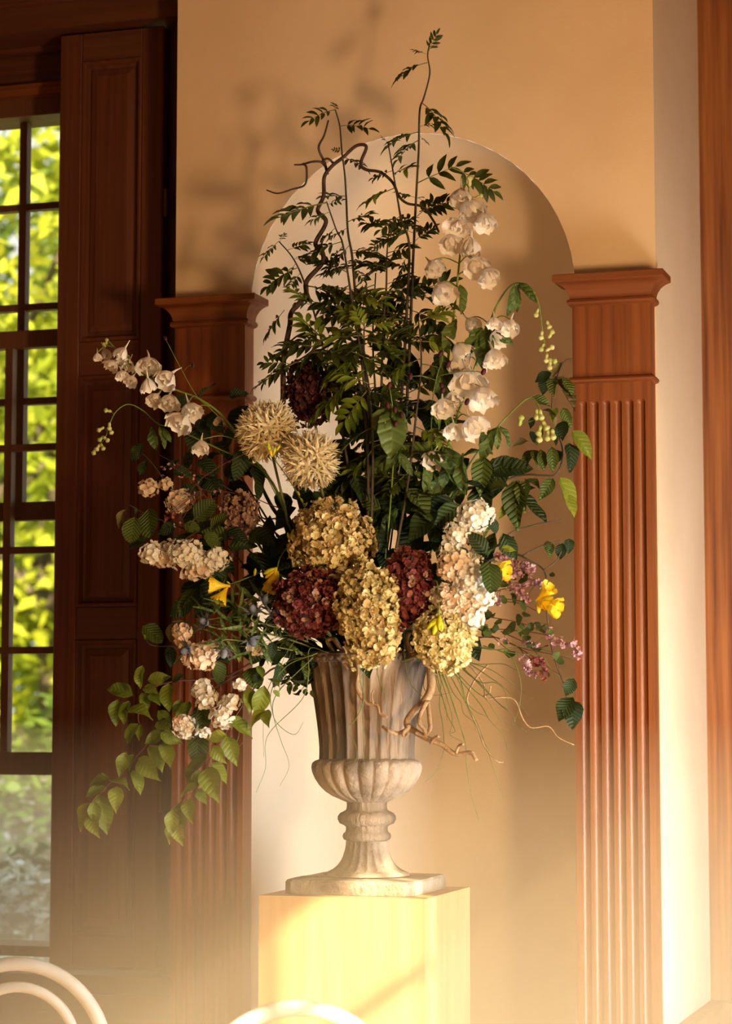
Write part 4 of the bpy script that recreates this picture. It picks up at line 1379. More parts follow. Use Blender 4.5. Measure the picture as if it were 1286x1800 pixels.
def hydrangea(label, x, y, rx, ry, Y, kind, n, fpx=8.5, dx=0, alt=None):
    fpx, n = fpx * 0.76, int(n * 1.3)
    c = P(x, y, Y)
    a, b = rx / 697.0, ry / 697.0
    t = thing('hydrangea', P(*mouth(dx, (Y - UY) * 0.3)), label, 'hydrangea', 'dried hydrangea heads')
    base = P(*mouth(dx, (Y - UY) * 0.3))
    stem_part(t, [base, (base + c) / 2 + V((0, 0, -0.01)), c], 0.004, 0.0035, 'stem_olive')
    core = MB().ball((0, 0, 0), 1.0, 20, 14)
    core.v = [tuple(c + V((v[0] * a, v[1] * a * 0.9, v[2] * b)) * 0.80 * (1 + 0.38 * noise.noise(V(v) * 2.3 + V((int(x), int(x) * 2.1, 0))))) for v in core.v]
    core.build('core', 'core_wine' if 'wine' in kind or 'dusk' in kind else 'core_cream', t, smooth=True)
    mass = MB()
    src = FOUR[kind][1]
    sv, sf = [v.co.copy() for v in src.vertices], [tuple(p.vertices) for p in src.polygons]
    for layer, m in ((0, n), (1, int(n * 0.9))):
        for d, s in blob_points(m, 0.38, int(x)):
            if layer:
                d = (d + V((0.09, -0.06, 0.08))).normalized()
                s = 1 + 0.38 * noise.noise(d * 2.3 + V((int(x), int(x) * 2.1, 0))) + RNG.uniform(-0.12, 0.02)
            if d.dot(TOCAM) < -0.3:
                continue
            p = c + V((d.x * a, d.y * a * 0.9, d.z * b)) * s
            nn = V((d.x / a, d.y / a, d.z / b)).normalized()
            nn = (nn + V((RNG.gauss(0, 0.5), RNG.gauss(0, 0.5), RNG.gauss(0, 0.5)))).normalized()
            xx = nn.orthogonal().normalized()
            rot = Matrix((xx, nn.cross(xx), nn)).transposed() @ Matrix.Rotation(RNG.uniform(0, 6), 3, 'Z')
            f = fpx / 697 * RNG.uniform(0.75, 1.15)
            if layer:
                mass.add([p + rot @ (v * f) for v in sv], sf)
                continue
            kk = alt if alt and RNG.random() < 0.25 else kind
            put('floret', RNG.choice(FOUR[kk]), t, p, rot, f)
    mass.build('floret_filling', kind, t, smooth=True)['kind'] = 'stuff'
    return t


hydrangea('cream hydrangea head, highest of the pale ones, under the allium stem', 582, 953, 62, 62, -0.56, 'petal_cream', 330, 8.5, -10, 'petal_lemon')
hydrangea('dried burgundy hydrangea head between the two cream heads and the sea holly', 543, 1056, 58, 52, -0.60, 'petal_wine', 290, 8.5, -25, 'petal_dusk')
hydrangea('long cream hydrangea head hanging over the urn rim', 648, 1080, 50, 80, -0.62, 'petal_cream', 330, 8.5, 0, 'petal_lemon')
hydrangea('narrow burgundy hydrangea head left of the white snowballs', 718, 1028, 38, 58, -0.57, 'petal_wine', 220, 8.5, 15, 'petal_dusk')
hydrangea('yellow-cream hydrangea head spilling over the rim near the knotted root', 780, 1124, 45, 50, -0.58, 'petal_lemon', 230, 8.5, 35, 'petal_cream')
hydrangea('dark wine hydrangea head half hidden behind the bright rowan leaves', 545, 690, 42, 55, -0.36, 'petal_wine_dark', 190, 8.0, -20)
hydrangea('small faded hydrangea head in the shade by the dark pilaster', 420, 905, 30, 34, -0.44, 'petal_dusk', 110, 8.0, -40)

# ------------------------------------------------------------------ viburnum branches with snowball clusters
FIVE = {nm: [floret_mesh('floret', nm, 5, 1.0, q, 0.62, s, 0.2) for s, q in ((5, 0.1), (6, 0.35))] for nm in ('petal_snow', 'petal_peach')}


def cluster(root, x, y, rpx, Y, kind, fpx=5.8, squash=0.85):
    c = P(x, y, Y)
    r = rpx / 697.0
    o = MB().ball((0, 0, 0), 1.0, 10, 8).mesh('cluster_core', 'cluster_heart', True)
    loc = c - world_loc(root)
    h = inst('flower_cluster', o, root, Matrix.Translation(loc))
    h.data.transform(Matrix.Diagonal((r * 0.72, r * 0.68, r * 0.72 * squash, 1)))
    n = int(max(12, 3.3 * (rpx / fpx) ** 2))
    for d, s in blob_points(n, 0.3, int(x + y)):
        if d.dot(TOCAM) < -0.3:
            continue
        p = V((d.x * r, d.y * r, d.z * r * squash)) * s * 0.92
        nn = (d + V((RNG.gauss(0, 0.3), RNG.gauss(0, 0.3), RNG.gauss(0, 0.3)))).normalized()
        xx = nn.orthogonal().normalized()
        rot = Matrix((xx, nn.cross(xx), nn)).transposed() @ Matrix.Rotation(RNG.uniform(0, 6), 3, 'Z')
        f = fpx / 697 * RNG.uniform(0.8, 1.15)
        inst('floret', RNG.choice(FIVE[kind]), h, Matrix.Translation(p) @ rot.to_4x4() @ Matrix.Scale(f, 4))
    return h


def leafy(name, label, cat, group, stems, leaves, clusters=(), material='stem_dark', Y=-0.45, r=(0.0032, 0.0015), shape=RIBBED, wid=1.0):
    """stems: pixel polylines with (Y0, Y1); leaves: (bx, by, tx, ty[, shape list[, Y]]); clusters: (x, y, r, kind)"""
    l0 = poly(stems[0][0], stems[0][1], stems[0][2])
    t = thing(name, l0[0], label, cat, group)
    for k, (pts, Y0, Y1) in enumerate(stems):
        stem_part(t, poly(pts, Y0, Y1), r[0] if k == 0 else r[0] * 0.65, r[1], material, 'stem' if k == 0 else 'twig')
    for f in leaves:
        sh_ = f[4] if len(f) > 4 and f[4] else shape
        Yl = f[5] if len(f) > 5 else Y + RNG.uniform(-0.03, 0.03)
        leaf2(t, RNG.choice(sh_), f[0], f[1], f[2], f[3], Yl, wid)
    for (x, y, rr, kind) in clusters:
        cluster(t, x, y, rr, Y - 0.02 + RNG.uniform(-0.02, 0.02), kind)
    return t


def L2(fn, rows):
    """leaf rows read in crop coordinates: (bx, by, tx, ty[, extra...])"""
    out = []
    for q in rows:
        (a, b), (c, d) = fn([q[:2], q[2:4]])
        out.append((a, b, c, d) + tuple(q[4:]))
    return out


def K2(fn, rows, s=2.572):
    return [(fn([q[:2]])[0][0], fn([q[:2]])[0][1], q[2] / s, q[3]) for q in rows]


VG = 'viburnum branches with snowball flowers'
leafy('viburnum_branch', 'viburnum branch with a column of white snowball clusters right of centre', 'viburnum', VG,
      [([(665, 1168), (745, 1080), (800, 1030), (830, 960), (835, 905)], -0.385, -0.56), ([(820, 985), (845, 985), (860, 985)], -0.55, -0.60)],
      L2(E_, [(1020, 295, 928, 188, DARKL), (1018, 310, 1082, 248, DARKL, -0.61), (1022, 330, 1032, 472, RIBBED, -0.62), (1085, 265, 1150, 280, LIME), (870, 440, 800, 410, DARKL), (930, 300, 895, 260, DARKL),
              (880, 330, 870, 260, DARKL, -0.5), (1060, 200, 1020, 120, DARKL, -0.48)]),
      K2(E_, [(965, 118, 80, 'petal_snow'), (890, 195, 64, 'petal_snow'), (858, 272, 52, 'petal_snow'), (872, 352, 78, 'petal_peach'), (955, 320, 44, 'petal_snow'), (950, 425, 86, 'petal_snow'), (862, 505, 78, 'petal_peach'),
              (930, 520, 80, 'petal_peach'), (992, 492, 56, 'petal_snow'), (948, 580, 58, 'petal_snow'), (798, 480, 44, 'petal_peach')]), Y=-0.57)
leafy('viburnum_branch', 'viburnum branch with white clusters and ribbed leaves before the shutter edge', 'viburnum', VG,
      [([(610, 1168), (500, 1060), (430, 960), (340, 935), (260, 905), (228, 888)], -0.385, -0.48), (C_([(560, 960), (500, 1000), (480, 1030)]), -0.48, -0.49), (C_([(545, 905), (520, 935)]), -0.49, -0.48)],
      L2(C_, [(545, 908, 637, 822), (618, 952, 702, 888), (275, 898, 255, 1018), (337, 862, 348, 995), (240, 862, 204, 948, BRONZE), (655, 1045, 575, 1000), (470, 928, 378, 985, DARKL), (500, 928, 568, 965), (332, 1000, 250, 1042, RIBBED),
              (600, 965, 640, 1040, RIBBED), (560, 1010, 620, 1050, DARKL), (690, 960, 790, 1020, DARKL), (700, 1030, 830, 1030, DARKL), (290, 860, 275, 885, DARKL)]),
      K2(C_, [(355, 1062, 58, 'petal_snow'), (400, 1085, 48, 'petal_peach'), (418, 1040, 40, 'petal_snow'), (508, 1062, 78, 'petal_snow'), (560, 1100, 55, 'petal_snow'), (640, 1090, 60, 'petal_snow'), (540, 1140, 54, 'petal_peach'), (590, 1135, 40, 'petal_peach')]), Y=-0.49)
leafy('viburnum_branch', 'shaded viburnum branch with faded peach clusters in front of the shutter', 'viburnum', VG,
      [([(620, 1168), (520, 1000), (430, 880), (340, 830), (280, 800)], -0.385, -0.40), (C_([(430, 760), (340, 640), (290, 600)]), -0.40, -0.38)],
      L2(C_, [(312, 568, 262, 645, DARKL), (330, 640, 300, 720, DARKL), (450, 690, 540, 720, DARKL), (560, 640, 640, 720, DARKL), (400, 720, 350, 800, DARKL), (560, 460, 620, 540, DARKL), (610, 440, 680, 520, DARKL), (700, 350, 790, 340, DARKL),
              (640, 560, 700, 640, DARKL), (480, 640, 420, 700, DARKL), (600, 780, 560, 700, DARKL), (650, 700, 600, 660, DARKL), (720, 480, 700, 570, DARKL)]),
      K2(C_, [(338, 768, 46, 'petal_peach'), (478, 828, 62, 'petal_peach'), (415, 752, 30, 'petal_peach'), (655, 470, 22, 'petal_peach'), (720, 855, 34, 'petal_peach')]), Y=-0.40)
leafy('viburnum_branch', 'viburnum branch with peach and white clusters drooping left of the urn', 'viburnum', VG,
      [([(600, 1168), (500, 1150), (400, 1145), (340, 1135), (270, 1135), (255, 1120)], -0.40, -0.52), (D_([(800, 450), (700, 500), (600, 560)]), -0.50, -0.56), (D_([(560, 600), (550, 720)]), -0.56, -0.57)],
      L2(D_, [(312, 258, 398, 335, RIBBED), (445, 245, 440, 332, BRONZE), (430, 350, 440, 450, DARKL), (552, 92, 476, 212, OVATE), (580, 612, 582, 748, RIBBED), (556, 742, 552, 882, RIBBED), (330, 300, 320, 322, LIME), (640, 415, 658, 522), (790, 450, 832, 545), (718, 300, 745, 432, LIME),
              (860, 470, 800, 520, DARKL), (500, 480, 440, 520, DARKL), (700, 430, 640, 400, DARKL), (520, 260, 500, 340, DARKL), (900, 330, 880, 420, DARKL), (960, 380, 890, 440, DARKL)]),
      K2(D_, [(570, 395, 74, 'petal_peach'), (620, 360, 46, 'petal_peach'), (492, 285, 44, 'petal_peach'), (490, 330, 30, 'petal_peach'), (582, 545, 50, 'petal_snow'), (600, 590, 48, 'petal_snow'), (505, 715, 56, 'petal_snow'), (485, 690, 34, 'petal_peach'),
              (715, 600, 38, 'petal_snow'), (690, 620, 28, 'petal_snow'), (668, 665, 50, 'petal_snow'), (690, 705, 26, 'petal_snow'), (750, 522, 22, 'petal_snow'), (592, 745, 22, 'petal_snow'), (820, 360, 34, 'petal_peach')]), Y=-0.54)

# ------------------------------------------------------------------ trailing branches of lime leaves at the left
TG2 = 'trailing branches of pointed green leaves'
leafy('trailing_branch', 'trailing branch of lime leaves reaching lowest left over the shutter', 'leafy branch', TG2,
      [([(590, 1168), (480, 1150)] + D_([(700, 480), (560, 500), (440, 510), (320, 560), (290, 680), (330, 780), (280, 850), (230, 920), (160, 970), (100, 1040), (60, 1110)]), -0.40, -0.56)],
      L2(D_, [(310, 438, 300, 542, MID), (335, 505, 442, 488, MID), (270, 570, 148, 545, MID), (202, 588, 190, 712, MID), (250, 598, 225, 705, MID), (228, 640, 357, 682, MID), (430, 518, 430, 648, MID), (320, 535, 382, 572, MID), (305, 560, 330, 652, MID),
              (290, 700, 240, 792, MID), (305, 702, 295, 778), (402, 735, 318, 792, MID), (390, 745, 492, 790, MID), (340, 798, 400, 928), (400, 788, 435, 908), (240, 828, 203, 940), (270, 838, 250, 915, MID), (290, 858, 392, 962), (265, 912, 300, 1028),
              (160, 958, 252, 1000, MID), (190, 983, 190, 1108), (162, 945, 72, 985, MID), (147, 990, 52, 1032, MID), (110, 1018, 150, 1203), (90, 1048, 105, 1162), (76, 1058, 33, 1188), (70, 1108, 117, 1218),
              (380, 640, 440, 720, MID), (480, 590, 460, 680, MID), (520, 600, 500, 690, MID), (380, 690, 440, 740, MID), (350, 560, 390, 620, MID)]), Y=-0.53, shape=LIME, material='stem_wine', r=(0.003, 0.001), wid=1.2)
leafy('trailing_branch', 'trailing branch of lime leaves hanging in front of the dark pilaster', 'leafy branch', TG2,
      [([(600, 1168), (500, 1170)] + D_([(860, 480), (800, 560), (720, 680), (670, 770), (610, 870), (570, 960), (500, 1040), (460, 1120), (450, 1180)]), -0.40, -0.60)],
      L2(D_, [(602, 848, 513, 985, MID), (600, 898, 657, 1062), (620, 878, 690, 977), (592, 918, 518, 988, MID), (572, 978, 483, 1032), (550, 998, 602, 1068), (520, 1038, 537, 1153), (485, 1048, 497, 1218), (450, 1088, 438, 1212),
              (450, 1148, 433, 1248), (460, 1148, 495, 1255), (620, 798, 692, 882), (690, 753, 737, 893), (694, 678, 807, 768), (692, 753, 598, 772), (862, 528, 818, 668), (790, 538, 790, 662, MID), (872, 638, 798, 722), (880, 500, 930, 540, MID), (870, 640, 882, 720),
              (900, 550, 930, 580), (830, 440, 850, 500, MID)]), Y=-0.57, shape=LIME, material='stem_wine', r=(0.003, 0.001), wid=1.2)

# ------------------------------------------------------------------ leafy branches at the right
leafy('hanging_branch', 'branch of hanging pointed leaves beside the fluted lit pilaster', 'leafy branch', 'leafy branches at the niche side',
      [([(690, 1168), (790, 960)] + F_([(340, 990), (430, 938), (520, 912), (600, 915), (665, 905), (690, 800), (645, 650), (650, 520), (695, 405), (735, 385)]), -0.385, -0.36)],
      L2(F_, [(690, 400, 645, 475, BRONZE), (655, 470, 650, 565), (648, 478, 745, 625, BRONZE), (690, 478, 737, 572), (625, 458, 600, 555, DARKL), (640, 450, 565, 495, DARKL), (690, 608, 732, 705), (640, 628, 652, 705, BRONZE), (550, 560, 640, 610), (735, 713, 823, 850, LIME, -0.40),
              (560, 650, 545, 705, DARKL), (690, 670, 690, 760, DARKL), (545, 715, 565, 770, DARKL), (535, 760, 462, 787, BRONZE), (720, 768, 722, 905, DARKL), (640, 785, 645, 905), (555, 800, 515, 905), (590, 798, 605, 900), (670, 800, 655, 870, DARKL), (560, 800, 575, 880, OVATE),
              (680, 925, 738, 1092, LIME), (692, 995, 742, 1118, LIME), (645, 928, 578, 1032), (430, 828, 372, 955), (465, 835, 438, 935), (520, 935, 590, 982), (445, 962, 308, 1008, RIBBED, -0.42), (480, 940, 490, 1168, OVATE), (525, 935, 520, 1085), (435, 1045, 398, 1115, LIME),
              (660, 610, 640, 680, LIME), (600, 700, 570, 780, OVATE), (640, 700, 660, 780, DARKL), (600, 620, 660, 650, DARKL), (700, 530, 740, 600, DARKL)]), Y=-0.38, shape=OVATE, r=(0.0032, 0.0014))
leafy('dark_twig', 'long dark twig curving down past the yellow freesias to three dark leaves', 'twig', 'leafy branches at the niche side',
      [([(700, 1168), (790, 1050), (860, 985)] + G_([(470, 190), (540, 220), (605, 262), (620, 340), (620, 450), (632, 560), (652, 660), (702, 795)]), -0.385, -0.42), (G_([(605, 262), (660, 222), (690, 165)]), -0.43, -0.42), (G_([(510, 197), (590, 155), (680, 130)]), -0.43, -0.40),
       ([(875, 960), (900, 935), (950, 920), (985, 915)], -0.43, -0.38)],
      L2(G_, [(742, 752, 703, 832), (738, 838, 672, 948), (728, 850, 735, 985), (620, 130, 630, 210, OVATE), (690, 140, 680, 215), (720, 120, 715, 190), (640, 170, 650, 150), (430, 175, 470, 110), (655, 290, 630, 280)]), Y=-0.42, shape=DARKL, r=(0.0034, 0.0014), wid=1.3)

# ------------------------------------------------------------------ dark leaf branches that fill the heart of the arrangement
def thicket(label, line, Y0, Y1, box, n, size, seed, shape=DARKL, bright=0.2):
    rng = random.Random(seed)
    lw = poly(line, Y0, Y1)
    t = thing('evergreen_branch', lw[0], label, 'leafy branch', 'dark leafy filler branches')
    stem_part(t, lw, 0.0035, 0.0018, 'stem_dark')
    x0, y0, x1, y1 = box
    for k in range(n):
        x, y = rng.uniform(x0, x1), rng.uniform(y0, y1)
        a = rng.gauss(-90, 55)
        s = rng.uniform(*size)
        Yl = Y1 + rng.uniform(-0.06, 0.08)
        me = rng.choice(OVATE if rng.random() < bright else shape)
        leaf2(t, me, x, y, x + s * math.cos(R(a)), y - s * math.sin(R(a)), Yl, 1.1, rng.uniform(-0.9, 0.9), rng.uniform(-0.03, 0.03))
    return t


thicket('dark leaves massed above the burgundy and cream hydrangeas', [(650, 1168), (680, 1000), (700, 850)], UY, -0.42, (610, 830, 800, 990), 46, (45, 85), 1)
thicket('dark leaves behind the allium stems', [(630, 1168), (560, 980), (530, 880)], UY, -0.38, (470, 860, 640, 1000), 34, (40, 75), 2, bright=0.05)
thicket('dark leaves between the white snowballs and the hanging branch', [(680, 1168), (800, 980), (850, 860)], UY, -0.40, (780, 800, 900, 960), 24, (45, 80), 3, bright=0.35)
thicket('shadowed leaves under the white clusters at the dark pilaster', [(610, 1168), (480, 1050), (400, 960)], UY, -0.42, (330, 930, 490, 1060), 34, (38, 70), 4, bright=0.05)
thicket('shadowed leaves in front of the dark pilaster neck', [(620, 1168), (480, 930), (400, 800)], UY, -0.36, (330, 690, 450, 900), 26, (35, 65), 5, bright=0.0)
thicket('dark leaves tucked along the urn rim under the sea holly', [(610, 1168), (540, 1130), (480, 1110)], UY, -0.48, (430, 1060, 600, 1170), 34, (35, 65), 6, bright=0.15)
thicket('dark leaves in the gaps along the urn rim at the yellow hydrangea', [(660, 1168), (720, 1120), (760, 1080)], UY, -0.48, (640, 1050, 830, 1150), 30, (35, 60), 7, bright=0.1)
thicket('mid green leaves below the lowest white larkspur bells', [(670, 1168), (730, 950), (760, 820)], UY, -0.46, (690, 780, 830, 900), 26, (45, 80), 8, LARK, 0.4)
thicket('deep leaves behind the rowan in the heart of the bunch', [(650, 1168), (660, 900), (670, 720)], UY, -0.30, (570, 620, 780, 850), 40, (45, 75), 9, bright=0.1)
big = thing('larkspur_leaf_stem', P(*mouth(8)), 'limp olive lobed leaf hanging in the middle under the rowan', 'leaf')
stem_part(big, poly([mouth(8), (680, 950, -0.45), (692, 790, -0.52), (690, 715, -0.54)]), 0.0026, 0.0018, 'stem_green')
for q in L2(B_, [(690, 755, 690, 1000), (690, 760, 600, 870), (692, 760, 745, 900), (690, 765, 650, 930), (693, 765, 725, 960)]):
    leaf2(big, LARK[0], *q[:4], -0.54, 1.6, RNG.uniform(-0.3, 0.3))

# ------------------------------------------------------------------ yellow freesias
FPETAL = [petal_mesh('petal', 'petal_yellow', s, 0.95, 0.25) for s in (21, 22)]
FTUBE = MB().tube([(0, 0, -0.15), (0, 0, 0.1), (0, 0, 0.3), (0, 0, 0.5), (0, 0, 0.68), (0, 0, 0.80)], [0.07, 0.10, 0.15, 0.23, 0.33, 0.40], 12, False).mesh('flower_tube', 'petal_yellow', True)
FBUD = MB().tube(spline([V((0, 0, 0)), V((0, 0.3, 0)), V((0, 0.65, 0)), V((0, 1, 0))], 3), [0.08, 0.12, 0.15, 0.18, 0.2, 0.21, 0.2, 0.17, 0.12, 0.05], 7).mesh('bud', 'bud_yellow', True)
FBUD_Y = FBUD.copy()
FBUD_Y.materials[0] = MATS['petal_yellow']


def freesia(label, line, Y0, Y1, flowers=(), buds=(), group='yellow freesias'):
    lw = poly(line, Y0, Y1)
    t = thing('freesia', lw[0], label, 'freesia', group)
    stem_part(t, lw, 0.002, 0.0014, 'stem_green')
    for (bx, by, tx, ty, open_) in flowers:
        b, e = P(bx, by, Y1), P(tx, ty, Y1 - 0.015)
        d = e - b
        L = d.length
        z = d.normalized()
        xx = z.orthogonal().normalized()
        o = put('flower', FTUBE, t, b, Matrix((xx, z.cross(xx), z)).transposed(), L)
        for k in range(6):
            M = Matrix.Translation((0, 0, 0.62)) @ Matrix.Rotation(2 * math.pi * k / 6, 4, 'Z') @ Matrix.Translation((0, 0.26, 0)) @ Matrix.Rotation(R(90 - open_ - (10 if k % 2 else 0)), 4, 'X') @ Matrix.Scale(0.46, 4)
            inst('petal', FPETAL[k % 2], o, M)
    for q in buds:
        bx, by, tx, ty = q[:4]
        b, e = P(bx, by, Y1), P(tx, ty, Y1 - 0.005)
        put('bud', FBUD_Y if len(q) > 4 else FBUD, t, b, frame(e - b, TOCAM), (e - b).length)
    return t


freesia('yellow freesia with two open blooms above the sea holly', [(620, 1168), (540, 1050)] + D_([(900, 10), (800, 35), (740, 58), (690, 72)]), -0.40, -0.60,
        [(400, 1030, 368, 1028, 40), (399, 1032, 384, 1058, 40)], [(404, 1026, 398, 1022), (447, 1012, 449, 999)])
freesia('yellow freesia with drooping closed blooms left of the cream hydrangea', [(640, 1168), (560, 1020), (535, 960)] + C_([(1000, 1018), (960, 1040), (930, 1085), (918, 1130)]), -0.40, -0.58,
        [(484, 1003, 474, 1038, 14)], [(486, 1001, 466, 1016, 1), (484, 999, 463, 1009), (488, 1004, 484, 1028, 1), (510, 950, 505, 936), (512, 945, 516, 930)])
freesia('yellow-green freesia bud spike in front of the alliums', [(640, 1168), (575, 980)] + C_([(1045, 860), (1010, 790), (960, 710), (905, 635)]), -0.40, -0.55,
        [], [(478, 803, 474, 790, 1), (480, 800, 484, 786), (476, 796, 470, 782), (486, 792, 492, 782), (474, 788, 470, 776)] + L2(C_, [(1020, 800, 1010, 780), (1035, 830, 1025, 812), (1045, 850, 1055, 830)]))
freesia('single yellow freesia trumpet behind the ribbed viburnum leaf', [(680, 1168), (790, 1030), (840, 1002), (858, 998)], -0.40, -0.58, [(856, 999, 890, 1004, 34)])
freesia('yellow freesia with three blooms at the right by the dark twig', [(690, 1168), (780, 1080), (840, 1038)] + J_([(370, 560), (480, 575), (640, 600), (750, 595)]), -0.40, -0.52,
        [(945, 1053, 966, 1032, 36), (948, 1056, 980, 1070, 38), (944, 1056, 958, 1064, 26)], [(950, 1056, 972, 1050), (945, 1058, 947, 1078, 1)])
freesia('yellow-green freesia buds dangling over the yellow hydrangea', [(680, 1168, -0.40), (740, 1060, -0.48), (765, 1020, -0.60), (771, 1060, -0.63), (771, 1082, -0.64)], -0.40, -0.64,
        [], [(772, 1082, 772, 1108), (769, 1088, 757, 1102), (768, 1092, 761, 1116), (774, 1090, 777, 1108, 1), (766, 1088, 750, 1106)])

# ------------------------------------------------------------------ sea holly
CONE = MB().ball((0, 0, 0.3), 0.42, 8, 7, (0.8, 0.8, 1.15)).mesh('cone', 'holly_blue', True)
BRACT = MB().add([(0, 0, 0), (-0.10, 0.35, 0.05), (0.10, 0.35, 0.05), (-0.16, 0.5, 0.02), (0.16, 0.5, 0.02), (-0.05, 0.6, 0.06), (0.05, 0.6, 0.06), (0, 1.05, 0.1)],
                 [(0, 2, 1), (1, 2, 6, 5), (1, 5, 3), (2, 4, 6), (5, 6, 7)]).mesh('bract', 'holly_blue')


def holly(label, x, y, s, Y, ang, dx=-30):
    e = P(x, y, Y)
    t = thing('sea_holly', P(*mouth(dx)), label, 'sea holly', 'blue sea holly heads')
    d = cam_dir(ang, 0.6)
    stem_part(t, [P(*mouth(dx)), (P(*mouth(dx)) + e) / 2 + V((0, 0, 0.02)), e - d * 0.03, e], 0.0022, 0.0014, 'stem_olive')
    xx = d.orthogonal().normalized()
    rot = Matrix((xx, d.cross(xx), d)).transposed()
    r = s / 697
    put('cone', CONE, t, e, rot, r * 0.8)
    for k in range(11):
        g = 2 * math.pi * k / 11
        m = rot @ Matrix.Rotation(g, 3, 'Z') @ Matrix.Rotation(R(18 + RNG.uniform(-14, 14)), 3, 'X')
        put('bract', BRACT, t, e, m, r * RNG.uniform(0.9, 1.2))
    for k in range(3):
        a = ang + 180 + RNG.uniform(-70, 70)
        b = e - d * 0.04 * (k + 1)
        put('leaf', NEEDLE, t, b, frame(cam_dir(a, 0.3), TOCAM, RNG.uniform(-0.5, 0.5)), 0.07)
    return t


for (x, y, s, a, lb) in ((810, 195, 17, 100, 'sea holly head next to the burgundy hydrangea, upper of the close pair'), (900, 215, 18, 60, 'sea holly head touching the burgundy hydrangea edge'),
                         (600, 245, 18, 150, 'sea holly head at the far left under the yellow freesia'), (800, 315, 18, -60, 'sea holly head in the middle of the holly patch, hanging low'),
                         (520, 362, 19, 200, 'lowest sea holly head beside the peach viburnum cluster'), (680, 368, 17, -100, 'sea holly head right of the peach viburnum cluster'), (860, 150, 15, 70, 'small sea holly head just under the drooping freesia')):
    p_ = D_([(x, y)])[0]
    holly(lb, p_[0], p_[1], s * 1.45, -0.63, a)
fern = thing('sea_holly_leaf_spray', P(*mouth(-30)), 'spray of narrow grey-green leaves among the sea holly heads', 'leaf spray')
stem_part(fern, poly([mouth(-30), (500, 1110, -0.52), (420, 1085, -0.56), (360, 1090, -0.57)]), 0.0025, 0.0012, 'stem_green')
rng = random.Random(9)
for k in range(70):
    x, y = rng.uniform(345, 500), rng.uniform(1050, 1145)
    a, s = rng.uniform(0, 360), rng.uniform(28, 52)
    leaf2(fern, NEEDLE, x, y, x + s * math.cos(R(a)), y - s * math.sin(R(a)), -0.55 + rng.uniform(-0.05, 0.04), 1.1)

# ------------------------------------------------------------------ pink sprays, vine, burnet heads
TINY = [floret_mesh('floret', 'petal_pink', 4, 1.0, 0.6, 0.5, s, 0.2) for s in (31, 32)]


def pink(label, line, Y0, Y1, spots, fpx=4.2, per=9, name='statice_spray', mats=TINY):
    lw = poly(line, Y0, Y1)
    t = thing(name, lw[0], label, 'pink spray', 'sprays of tiny pink flowers')
    stem_part(t, lw, 0.0016, 0.0008, 'stem_wine')
    sp = spline(lw, 6)
    for (x, y) in spots:
        c = P(x, y, Y1 + RNG.uniform(-0.02, 0.02))
        q = min(sp, key=lambda p: (p - c).length)
        stem_part(t, [q, (q + c) / 2 + V((0, 0, 0.004)), c], 0.0008, 0.0006, 'stem_wine', 'stalk', 4, 2)
        for k in range(per):
            d = V((RNG.gauss(0, 1), RNG.gauss(0, 1), RNG.gauss(0, 1))).normalized()
            put('floret', RNG.choice(mats), t, c + d * 0.009 * RNG.uniform(0.4, 1.2), frame(d, TOCAM, RNG.uniform(0, 3)) @ Matrix.Rotation(R(-90), 3, 'X'), fpx / 697 * RNG.uniform(0.8, 1.2))
    return t


pink('spray of lilac-pink blossom between the snowballs and the upper freesia bloom', [(680, 1168), (800, 1060), (860, 1010), (900, 990), (930, 985)], -0.40, -0.50,
     J_([(340, 110), (400, 150), (450, 170), (500, 185), (610, 220), (650, 240), (695, 245), (530, 265), (490, 300), (560, 290), (620, 200)]))
pink('spray of pink blossom just left of the three yellow freesias', [(690, 1168), (800, 1080), (870, 1040), (920, 1030), (945, 1028)], -0.40, -0.49,
     J_([(640, 395), (680, 380), (770, 400), (800, 420), (480, 430), (540, 440), (560, 490), (600, 520), (640, 570), (290, 580), (340, 590)]))
pink('pink spray whose tip crosses onto the lit pilaster', [(700, 1168), (820, 1110), (920, 1110), (970, 1120), (1010, 1140)], -0.40, -0.47,
     J_([(880, 930), (895, 970), (940, 1030), (1020, 1040), (1060, 1060), (1130, 1065), (1185, 1140), (1190, 1180), (640, 1025), (390, 1040), (740, 1045)]), per=7)
pink('drooping pink spray tip below the round-leaved vine', [(700, 1168), (840, 1120), (905, 1135), (925, 1160), (938, 1185)], -0.40, -0.47, J_([(625, 1230), (640, 1270), (660, 1310), (680, 1350), (700, 1390)]), per=7)
WTINY = [floret_mesh('floret', 'petal_wine', 4, 1.0, 0.6, 0.5, s, 0.2) for s in (33,)]
pink('drooping dark red spray tip beside the pale pink one', [(700, 1168), (850, 1120), (930, 1150), (950, 1170), (958, 1185)], -0.40, -0.46, J_([(720, 1210), (760, 1250), (790, 1230), (810, 1310), (825, 1350), (835, 1400)]), per=7, mats=WTINY)
pink('wiry spray with pink dots crossing the shaded pilaster at the left', [(620, 1168), (520, 930)] + C_([(870, 835), (700, 785), (590, 775), (520, 720), (432, 660)]), -0.40, -0.50, C_([(432, 665), (483, 697), (645, 775), (550, 727), (525, 790), (475, 935), (400, 690)]), 3.2, 3)
pink('wiry forked spray with red buds above the left white clusters', [(620, 1168), (510, 960)] + C_([(700, 880), (560, 760), (640, 680), (780, 605)]), -0.40, -0.51, C_([(420, 885), (440, 880), (455, 890), (430, 905), (415, 910)]), 3.5, 4, mats=WTINY)

